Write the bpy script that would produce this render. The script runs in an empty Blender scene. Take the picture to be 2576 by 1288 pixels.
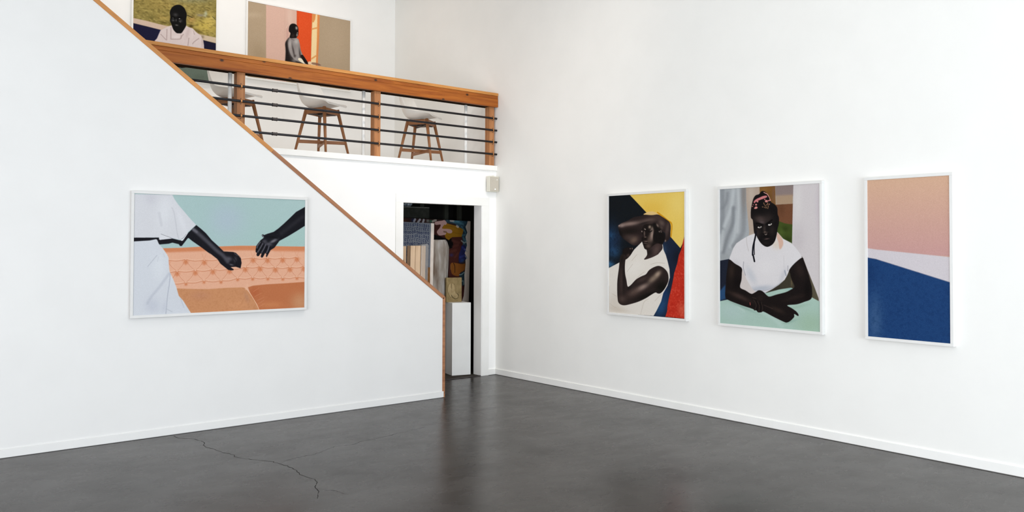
import bpy, bmesh, math, json, random
import numpy as np
from mathutils import Vector, Matrix

scene = bpy.context.scene
COL = scene.collection
PI = math.pi

# ------------------------------------------------------------------ camera
def make_camera():
    yaw, pitch, roll, f, ppy = 0.689109, 0.020152, 0.0030063, 2084.62, 576.34
    F = Vector((math.sin(yaw), math.cos(yaw), 0)); R = Vector((math.cos(yaw), -math.sin(yaw), 0)); U = Vector((0, 0, 1))
    F2 = F*math.cos(pitch) + U*math.sin(pitch); U2 = U*math.cos(pitch) - F*math.sin(pitch)
    R3 = R*math.cos(roll) + U2*math.sin(roll); U3 = U2*math.cos(roll) - R*math.sin(roll)
    cd = bpy.data.cameras.new('camera'); co = bpy.data.objects.new('camera', cd); COL.objects.link(co)
    m = Matrix((R3, U3, -F2)).transposed().to_4x4(); m.translation = Vector((-6.352, -8.023, 1.58))
    co.matrix_world = m
    cd.sensor_fit = 'HORIZONTAL'; cd.sensor_width = 36.0; cd.lens = f*36.0/2576.0
    cd.shift_y = -(644.0 - ppy)/2576.0
    cd.clip_end = 100
    scene.camera = co
make_camera()

# ------------------------------------------------------------------ world, light, exposure
vs = scene.view_settings
vs.view_transform = 'Standard'; vs.look = 'None'; vs.gamma = 1.0; vs.use_curve_mapping = False
vs.exposure = -0.07
scene.cycles.use_denoising = True
scene.cycles.max_bounces = 10; scene.cycles.diffuse_bounces = 6
world = bpy.data.worlds.new('daylight'); scene.world = world; world.use_nodes = True
world.node_tree.nodes['Background'].inputs[0].default_value = (0.75, 0.87, 1.0, 1)
world.node_tree.nodes['Background'].inputs[1].default_value = 0.8

def area(name, loc, rot, sx, sy, energy, color):
    l = bpy.data.lights.new(name, 'AREA'); l.shape = 'RECTANGLE'; l.size = sx; l.size_y = sy
    l.energy = energy; l.color = color
    o = bpy.data.objects.new(name, l); COL.objects.link(o); o.location = loc; o.rotation_euler = rot
    return o
# daylight through the street windows behind the camera, and a smaller side window at the left
area('street_window_light', (-3.4, -12.25, 1.45), (PI/2, 0, 0), 6.2, 2.7, 490, (0.83, 0.92, 1.0))
area('side_window_light', (-8.85, -6.0, 1.3), (0, -PI/2, 0), 2.5, 5.0, 335, (0.975, 0.975, 1.0))
# warm fill lights added to brighten loft and door wall, no fixtures
area('loft_fill', (-2.9, 1.55, 5.25), (0, 0, 0), 3.8, 0.3, 17, (1.0, 0.87, 0.78))
area('door_fill', (-1.5, -3.2, 5.2), (math.radians(42), 0, 0), 1.6, 0.3, 15.5, (1.0, 0.89, 0.81)).data.spread = math.radians(80)

# ------------------------------------------------------------------ materials
def lin(h):
    v = [int(h[i:i+2], 16)/255 for i in (0, 2, 4)]
    return tuple(c/12.92 if c <= .04045 else ((c+.055)/1.055)**2.4 for c in v)
def base_mat(name, rough=.6, spec=.3, metal=0):
    m = bpy.data.materials.new(name); m.use_nodes = True
    nt = m.node_tree; b = nt.nodes['Principled BSDF']
    b.inputs['Roughness'].default_value = rough; b.inputs['Specular IOR Level'].default_value = spec; b.inputs['Metallic'].default_value = metal
    return m, nt, b
def N(nt, t, **kw):
    n = nt.nodes.new(t)
    for k, v in kw.items():
        if k in n.inputs: n.inputs[k].default_value = v
        else: setattr(n, k, v)
    return n
def ramp(nt, stops):
    r = nt.nodes.new('ShaderNodeValToRGB'); e = r.color_ramp.elements
    while len(e) < len(stops): e.new(.5)
    for el, (p, c) in zip(e, stops):
        el.position = p; el.color = (*c, 1)
    return r
def noisy(name, c1, c2, scale=8, rough=.6, spec=.3, bump=0, bscale=200, metal=0, detail=6):
    m, nt, b = base_mat(name, rough, spec, metal); L = nt.links
    tc = N(nt, 'ShaderNodeTexCoord'); n = N(nt, 'ShaderNodeTexNoise', Scale=scale, Detail=detail)
    L.new(tc.outputs['Object'], n.inputs['Vector'])
    r = ramp(nt, [(.35, lin(c1)), (.65, lin(c2))]); L.new(n.outputs['Fac'], r.inputs[0]); L.new(r.outputs[0], b.inputs['Base Color'])
    if bump:
        n2 = N(nt, 'ShaderNodeTexNoise', Scale=bscale, Detail=3); L.new(tc.outputs['Object'], n2.inputs['Vector'])
        bp = N(nt, 'ShaderNodeBump', Strength=bump, Distance=.002); L.new(n2.outputs['Fac'], bp.inputs['Height']); L.new(bp.outputs[0], b.inputs['Normal'])
    return m
def wood(name, dark, mid, light, axis='x', knots=0, rough=.5, stretch=14, knot='3a2010', seed=0.0):
    m, nt, b = base_mat(name, rough, .3); L = nt.links
    tc = N(nt, 'ShaderNodeTexCoord'); mp = N(nt, 'ShaderNodeMapping')
    s = {'x': (1.0, stretch, stretch), 'y': (stretch, 1.0, stretch), 'z': (stretch, stretch, 1.0)}[axis]
    mp.inputs['Scale'].default_value = s; mp.inputs['Location'].default_value = (seed, seed*1.7, seed*.6)
    L.new(tc.outputs['Object'], mp.inputs['Vector'])
    n = N(nt, 'ShaderNodeTexNoise', Scale=2.2, Detail=8, Roughness=.62, Distortion=.6); L.new(mp.outputs[0], n.inputs['Vector'])
    r = ramp(nt, [(.3, lin(dark)), (.5, lin(mid)), (.72, lin(light))]); L.new(n.outputs['Fac'], r.inputs[0])
    out = r.outputs[0]
    n3 = N(nt, 'ShaderNodeTexNoise', Scale=1.1, Detail=2); L.new(tc.outputs['Object'], n3.inputs['Vector'])
    mx = N(nt, 'ShaderNodeMix', data_type='RGBA', blend_type='MULTIPLY'); mx.inputs[0].default_value = .45
    r3 = ramp(nt, [(.3, (.72, .68, .62)), (.7, (1.15, 1.15, 1.15))]); L.new(n3.outputs['Fac'], r3.inputs[0])
    L.new(out, mx.inputs[6]); L.new(r3.outputs[0], mx.inputs[7]); out = mx.outputs[2]
    if knots:
        mk = N(nt, 'ShaderNodeMapping'); mk.inputs['Scale'].default_value = {'x': (1, 1.6, 1.6), 'y': (1.6, 1, 1.6), 'z': (1.6, 1.6, 1)}[axis]
        mk.inputs['Location'].default_value = (seed*3.1, seed, seed)
        L.new(tc.outputs['Object'], mk.inputs['Vector'])
        v = N(nt, 'ShaderNodeTexVoronoi', Scale=knots, Randomness=1.0); L.new(mk.outputs[0], v.inputs['Vector'])
        rk = ramp(nt, [(.05, (1, 1, 1)), (.115, (0, 0, 0))]); L.new(v.outputs['Distance'], rk.inputs[0])
        mk2 = N(nt, 'ShaderNodeMix', data_type='RGBA'); L.new(rk.outputs[0], mk2.inputs[0]); L.new(out, mk2.inputs[6]); mk2.inputs[7].default_value = (*lin(knot), 1)
        out = mk2.outputs[2]
    L.new(out, b.inputs['Base Color'])
    bp = N(nt, 'ShaderNodeBump', Strength=.15, Distance=.001); L.new(n.outputs['Fac'], bp.inputs['Height']); L.new(bp.outputs[0], b.inputs['Normal'])
    return m

M = {}
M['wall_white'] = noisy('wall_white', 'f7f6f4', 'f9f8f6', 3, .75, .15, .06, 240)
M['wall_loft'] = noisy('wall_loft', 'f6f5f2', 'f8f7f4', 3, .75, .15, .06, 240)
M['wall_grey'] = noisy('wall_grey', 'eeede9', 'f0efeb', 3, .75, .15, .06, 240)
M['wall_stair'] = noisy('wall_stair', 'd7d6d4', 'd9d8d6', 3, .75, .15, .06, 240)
M['trim_white'] = noisy('trim_white', 'efeeea', 'f2f1ee', 5, .5, .25)
M['frame_pale'] = noisy('frame_pale', 'cfcecc', 'd2d1cf', 9, .55, .1)
M['frame_white'] = noisy('frame_white', 'e0dfdc', 'e3e2df', 9, .5, .15)
M['cedar'] = wood('cedar', '84400f', '9f5717', 'b36925', 'x', 4.2)
M['cedar_cap'] = wood('cedar_cap', 'b37638', 'c58746', 'd29655', 'x', 0)
M['cedar_post'] = wood('cedar_post', '96613a', 'ae764a', 'c08a5c', 'z', 3.0, seed=2.3)
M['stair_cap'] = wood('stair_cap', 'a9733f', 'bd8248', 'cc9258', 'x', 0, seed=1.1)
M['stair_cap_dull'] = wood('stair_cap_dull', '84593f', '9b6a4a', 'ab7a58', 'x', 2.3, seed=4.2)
M['walnut'] = wood('walnut', '7c5132', '956440', 'a7764e', 'z', 0, .45, 10)
M['walnut_x'] = wood('walnut_x', '7c5132', '956440', 'a7764e', 'x', 0, .45, 10)
M['birch'] = wood('birch', 'c0a283', 'd0b394', 'dcc1a4', 'z', 0, .6, 16)
M['brown_board'] = noisy('brown_board', '6b4827', '7d5732', 12, .8, .1)
M['soffit_shade'] = noisy('soffit_shade', '1c1209', '2a1c0e', 9, .95, .02)  # near-black brown: shade under the ledge put into the colour
M['black_pipe'] = noisy('black_pipe', '15151a', '202026', 30, .4, .5, metal=.3)
M['coupling'] = noisy('coupling', '3a3534', '4a4443', 40, .45, .5, metal=.5)
M['copper'] = noisy('copper', 'b57a46', 'c98d55', 40, .4, .5, metal=.4)
M['shell'] = noisy('shell', 'ebe6df', 'eeeae3', 6, .45, .3)
M['white_pipe'] = noisy('white_pipe', 'ecebe7', 'efeeea', 10, .6, .2)
M['dark_metal'] = noisy('dark_metal', '2a211c', '3a2e26', 20, .5, .5)
M['speaker_case'] = noisy('speaker_case', 'd6d3c6', 'dcd9cd', 10, .5, .3)
M['speaker_grille'] = noisy('speaker_grille', 'b9b2a4', 'c6bfb2', 260, .7, .2, .4, 400)
M['logo_white'] = noisy('logo_white', 'fafaf8', 'ffffff', 10, .4, .3)
M['dark_wall'] = noisy('dark_wall', '131210', '181714', 6, .8, .1)  # near-black puts the unlit closet's dimness into the wall colour
M['dark_stud'] = noisy('dark_stud', '35362f', '3d3e37', 8, .8, .1)  # studs carry the same painted dimness, a step lighter
M['dark_rug'] = noisy('dark_rug', '35312d', '45403b', 60, .95, .05, .5, 300)
M['shelf_dark'] = noisy('shelf_dark', '23241f', '2c2d28', 20, .8, .1)
M['shelf_edge'] = noisy('shelf_edge', '55554f', '62625c', 60, .7, .2)
M['foil'] = noisy('foil', '6a737c', 'b8c2ca', 60, .25, .6)
M['canvas_edge'] = noisy('canvas_edge', 'cfc3b9', 'd8cdc3', 14, .85, .1)
M['clay'] = noisy('clay', '7c6a48', '93805a', 14, .8, .15, .5, 120)
M['clay_light'] = noisy('clay_light', '95815c', 'a8946e', 20, .8, .15, .5, 120)
M['clay_line'] = noisy('clay_line', '403620', '4c4128', 20, .9, .1)
M['plinth_white'] = noisy('plinth_white', 'e8e8e6', 'ececea', 4, .6, .2)
M['crack'] = noisy('crack', '1c1917', '2a2624', 30, .8, .1)

def concrete():
    m, nt, b = base_mat('concrete', .3, .28); L = nt.links; b.inputs['Specular Tint'].default_value = (1, .95, .9, 1)
    tc = N(nt, 'ShaderNodeTexCoord')
    def nz(sc, det=6, scale=(1, 1, 1), rough=.6):
        mp = N(nt, 'ShaderNodeMapping'); mp.inputs['Scale'].default_value = scale; mp.inputs['Rotation'].default_value = (0, 0, .69)
        L.new(tc.outputs['Object'], mp.inputs[0])
        n = N(nt, 'ShaderNodeTexNoise', Scale=sc, Detail=det, Roughness=rough); L.new(mp.outputs[0], n.inputs['Vector']); return n
    big = nz(.7, 8); r = ramp(nt, [(.3, lin('241f1c')), (.5, lin('2c2724')), (.7, lin('342f2c'))]); L.new(big.outputs['Fac'], r.inputs[0])
    med = nz(3.2, 6, (1, 2.2, 1), .55); r2 = ramp(nt, [(.3, (.66, .64, .63)), (.55, (1, 1, 1))]); L.new(med.outputs['Fac'], r2.inputs[0])
    mx = N(nt, 'ShaderNodeMix', data_type='RGBA', blend_type='MULTIPLY'); mx.inputs[0].default_value = .55; L.new(r.outputs[0], mx.inputs[6]); L.new(r2.outputs[0], mx.inputs[7])
    fine = nz(90, 4); r3 = ramp(nt, [(.32, (.45, .45, .45)), (.68, (1.5, 1.5, 1.5))]); L.new(fine.outputs['Fac'], r3.inputs[0])
    mx2 = N(nt, 'ShaderNodeMix', data_type='RGBA', blend_type='MULTIPLY'); mx2.inputs[0].default_value = .6; L.new(mx.outputs[2], mx2.inputs[6]); L.new(r3.outputs[0], mx2.inputs[7])
    L.new(mx2.outputs[2], b.inputs['Base Color'])
    sp = N(nt, 'ShaderNodeMapRange'); sp.inputs[1].default_value = .34; sp.inputs[2].default_value = .66; sp.inputs[3].default_value = .17; sp.inputs[4].default_value = .33
    blot = nz(1.7, 7); L.new(blot.outputs['Fac'], sp.inputs[0]); L.new(sp.outputs[0], b.inputs['Specular IOR Level'])
    rr = N(nt, 'ShaderNodeMapRange'); rr.inputs[1].default_value = .3; rr.inputs[2].default_value = .7; rr.inputs[3].default_value = .25; rr.inputs[4].default_value = .30
    L.new(med.outputs['Fac'], rr.inputs[0]); L.new(rr.outputs[0], b.inputs['Roughness'])
    bp = N(nt, 'ShaderNodeBump', Strength=.05, Distance=.002); L.new(big.outputs['Fac'], bp.inputs['Height']); L.new(bp.outputs[0], b.inputs['Normal'])
    return m
M['concrete'] = concrete()

def wrap_material():
    m, nt, b = base_mat('plastic_wrap', .22, .5); L = nt.links
    tc = N(nt, 'ShaderNodeTexCoord'); mp = N(nt, 'ShaderNodeMapping'); mp.inputs['Scale'].default_value = (9, 9, 2.0); L.new(tc.outputs['Object'], mp.inputs[0])
    n = N(nt, 'ShaderNodeTexNoise', Scale=1.3, Detail=6); L.new(mp.outputs[0], n.inputs['Vector'])
    r = ramp(nt, [(.3, lin('5f4c3e')), (.48, lin('8a8178')), (.66, lin('aeaaa6'))]); L.new(n.outputs['Fac'], r.inputs[0]); L.new(r.outputs[0], b.inputs['Base Color'])
    bp = N(nt, 'ShaderNodeBump', Strength=.5, Distance=.01); L.new(n.outputs['Fac'], bp.inputs['Height']); L.new(bp.outputs[0], b.inputs['Normal'])
    return m
M['wrap'] = wrap_material()

def film_material():
    m, nt, b = base_mat('clear_film', .12, .6); L = nt.links
    b.inputs['Base Color'].default_value = (*lin('b8b6b4'), 1); b.inputs['Alpha'].default_value = .35
    return m
M['film'] = film_material()

# ------------------------------------------------------------------ mesh helpers
class MB:
    def __init__(s): s.v = []; s.f = []; s.mi = []
    def add(s, vs, fs, mi=0):
        o = len(s.v); s.v += [tuple(p) for p in vs]
        for f in fs: s.f.append([i+o for i in f]); s.mi.append(mi)
    def box(s, x0, x1, y0, y1, z0, z1, mi=0, front=None):
        v = [(x0, y0, z0), (x1, y0, z0), (x1, y1, z0), (x0, y1, z0), (x0, y0, z1), (x1, y0, z1), (x1, y1, z1), (x0, y1, z1)]
        s.add(v, [(3, 2, 1, 0), (4, 5, 6, 7), (0, 1, 5, 4), (1, 2, 6, 5), (2, 3, 7, 6), (3, 0, 4, 7)], mi)
    def prism(s, pts, y0, y1, mi=0):   # pts = [(x, z)] counter-clockwise seen from -y
        n = len(pts)
        v = [(x, y0, z) for x, z in pts] + [(x, y1, z) for x, z in pts]
        s.add(v, [tuple(range(n)), tuple(range(2*n-1, n-1, -1))] + [(i, n+i, n+(i+1) % n, (i+1) % n) for i in range(n)], mi)
    def tube(s, a, b, r0, r1=None, n=14, mi=0, cap=True):
        r1 = r0 if r1 is None else r1
        a, b = Vector(a), Vector(b); d = (b-a).normalized(); u = d.orthogonal().normalized(); w = d.cross(u)
        v = []
        for p, r in ((a, r0), (b, r1)):
            for k in range(n):
                t = 2*PI*k/n; v.append(p + u*(r*math.cos(t)) + w*(r*math.sin(t)))
        f = [(k, (k+1) % n, n+(k+1) % n, n+k) for k in range(n)]
        if cap: f += [tuple(range(n-1, -1, -1)), tuple(range(n, 2*n))]
        s.add(v, f, mi)
    def build(s, name, mats, parent=None, bevel=0, smooth=False, loc=(0, 0, 0), rot=(0, 0, 0)):
        me = bpy.data.meshes.new(name); me.from_pydata(s.v, [], s.f)
        for m in (mats if isinstance(mats, (list, tuple)) else [mats]): me.materials.append(m)
        for p, i in zip(me.polygons, s.mi): p.material_index = i; p.use_smooth = smooth
        me.update()
        o = bpy.data.objects.new(name, me); COL.objects.link(o); o.location = loc; o.rotation_euler = rot
        if parent: o.parent = parent
        if bevel:
            md = o.modifiers.new('bevel', 'BEVEL'); md.width = bevel; md.segments = 2; md.limit_method = 'ANGLE'
        return o
def box(name, m, x0, x1, y0, y1, z0, z1, parent=None, bevel=0, **kw):
    b = MB(); b.box(x0, x1, y0, y1, z0, z1); return b.build(name, m, parent, bevel, **kw)
def struct(o): o['kind'] = 'structure'; return o
def tag(o, label, cat, group=None):
    o['label'] = label; o['category'] = cat
    if group: o['group'] = group
    return o
def empty(name, loc=(0, 0, 0), rz=0, rot=None):
    o = bpy.data.objects.new(name, None); COL.objects.link(o); o.location = loc; o.rotation_euler = rot or (0, 0, rz); o.empty_display_size = .1
    return o

# ------------------------------------------------------------------ flat photographic prints, painted from shapes
def _hex(c): return np.array([int(c[i:i+2],16)/255. for i in(0,2,4)],np.float32)
def _smooth(P,closed,n=4):
    P=np.asarray(P,float); m=len(P)
    if m<3: return P
    out=[]
    rng=range(m if closed else m-1)
    for i in rng:
        p1,p2=P[i],P[(i+1)%m]
        p0=P[i-1] if closed or i>0 else p1
        p3=P[(i+2)%m] if closed or i+2<m else p2
        for k in range(n):
            t=k/n
            out.append(.5*(2*p1+(p2-p0)*t+(2*p0-5*p1+4*p2-p3)*t*t+(3*p1-p0-3*p2+p3)*t**3))
    if not closed: out.append(P[-1])
    return np.array(out)
def _blur(m,r):
    r=int(round(r))
    if r<1: return m
    for ax in(0,1):
        for _ in range(2):
            q=np.pad(m,[(r+1,r) if a==ax else (0,0) for a in(0,1)],mode='edge').cumsum(axis=ax,dtype=np.float64)
            m=((q[2*r+1:]-q[:-2*r-1]) if ax==0 else (q[:,2*r+1:]-q[:,:-2*r-1]))/(2*r+1)
    return m.astype(np.float32)
def paint(ops,w,h,seed=1,grain=.02):
    img=np.ones((h,w,3),np.float32); saved={}
    sx,sy=w/1000.,h/1000.; unit=h/700.
    def mix(y0,y1,x0,x1,c,m): 
        s=img[y0:y1,x0:x1]; s+= (c-s)*m[...,None]
    def box(P,pad):
        x0=max(0,int(P[:,0].min()-pad));x1=min(w,int(P[:,0].max()+pad)+2)
        y0=max(0,int(P[:,1].min()-pad));y1=min(h,int(P[:,1].max()+pad)+2)
        return x0,x1,y0,y1
    for op in ops:
        k=op[0]
        if k=='G':
            a,b=_hex(op[1]),_hex(op[2]); y0,y1=int(op[3]*sy),int(op[4]*sy)
            t=np.linspace(0,1,y1-y0)[:,None,None]; img[y0:y1]=a+(b-a)*t; continue
        if k=='N':
            _,c,a,sc,clip,seed_,asp=op
            r=np.random.default_rng(seed_+7)
            n=_blur(r.random((h,w)).astype(np.float32),max(1,h/ (sc*20)))
            if asp>1: n=(n+np.roll(n,int(h/sc/8),1)+np.roll(n,int(h/sc/5),1))/3
            n=(n-n.mean())/n.std(); m=np.clip(n*.5+.1,0,1)*a
            if clip: m=m*saved[clip]
            mix(0,h,0,w,_hex(c),m); continue
        P=np.array(op[2],float).reshape(-1,2)*[sx,sy]; c=_hex(op[1])
        if k=='B':
            _,_,_,a,clip=op
            A=P[1]-P[0];B=P[2]-P[0]; 
            ext=2.2*(np.abs(A)+np.abs(B)); Q=np.array([P[0]-ext,P[0]+ext])
            x0,x1,y0,y1=box(Q,1)
            if x1<=x0 or y1<=y0: continue
            Y,X=np.mgrid[y0:y1,x0:x1]+.5; d=np.stack([X-P[0,0],Y-P[0,1]],-1)
            M=np.linalg.inv(np.array([A,B]).T+np.eye(2)*1e-6); q=d@M.T
            m=np.exp(-1.1*(q**2).sum(-1)**1.15).astype(np.float32)*a
            if clip: m=m*saved[clip][y0:y1,x0:x1]
            mix(y0,y1,x0,x1,c,m); continue
        if k=='P':
            _,_,_,soft,a,clip,save,sm=op
            soft*=unit*.5
            if sm: P=_smooth(P,True)
            x0,x1,y0,y1=box(P,3*soft+2)
            if save: x0,x1,y0,y1=0,w,0,h
            if x1<=x0 or y1<=y0: continue
            S=2; ys=y0+(np.arange((y1-y0)*S)+.5)/S; xs=x0+(np.arange((x1-x0)*S)+.5)/S
            m=np.zeros((len(ys),len(xs)),bool)
            for (ax,ay),(bx,by) in zip(P,np.roll(P,-1,0)):
                if ay==by: continue
                lo,hi=min(ay,by),max(ay,by)
                i0,i1=np.searchsorted(ys,lo),np.searchsorted(ys,hi)
                if i0>=i1: continue
                xc=ax+(ys[i0:i1]-ay)*(bx-ax)/(by-ay)
                m[i0:i1]^= xs[None,:]>xc[:,None]
            m=m.reshape(y1-y0,S,x1-x0,S).mean((1,3)).astype(np.float32)
            m=_blur(m,soft)
            if clip: m=m*saved[clip][y0:y1,x0:x1]
            if save: saved[save]=m
            mix(y0,y1,x0,x1,c,m*a); continue
        if k=='S':
            _,_,_,wd,soft,a,clip,sm=op
            wd*=unit*.5*.36; soft=max(.7,soft*unit*.36)
            if sm: P=_smooth(P,False)
            x0,x1,y0,y1=box(P,wd+soft+1)
            if x1<=x0 or y1<=y0: continue
            Y,X=np.mgrid[y0:y1,x0:x1].astype(np.float32)+.5
            D=np.full(X.shape,1e9,np.float32)
            for (ax,ay),(bx,by) in zip(P[:-1],P[1:]):
                dx,dy=bx-ax,by-ay; L=dx*dx+dy*dy+1e-9
                t=np.clip(((X-ax)*dx+(Y-ay)*dy)/L,0,1)
                D=np.minimum(D,(X-ax-t*dx)**2+(Y-ay-t*dy)**2)
            m=np.clip((wd+soft-np.sqrt(D))/(2*soft),0,1); m=m*m*(3-2*m)*a
            if clip: m=m*saved[clip][y0:y1,x0:x1]
            mix(y0,y1,x0,x1,c,m)
    r=np.random.default_rng(seed); img+=r.normal(0,grain,(h,w,1)).astype(np.float32)
    return np.clip(img,0,1)
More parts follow.
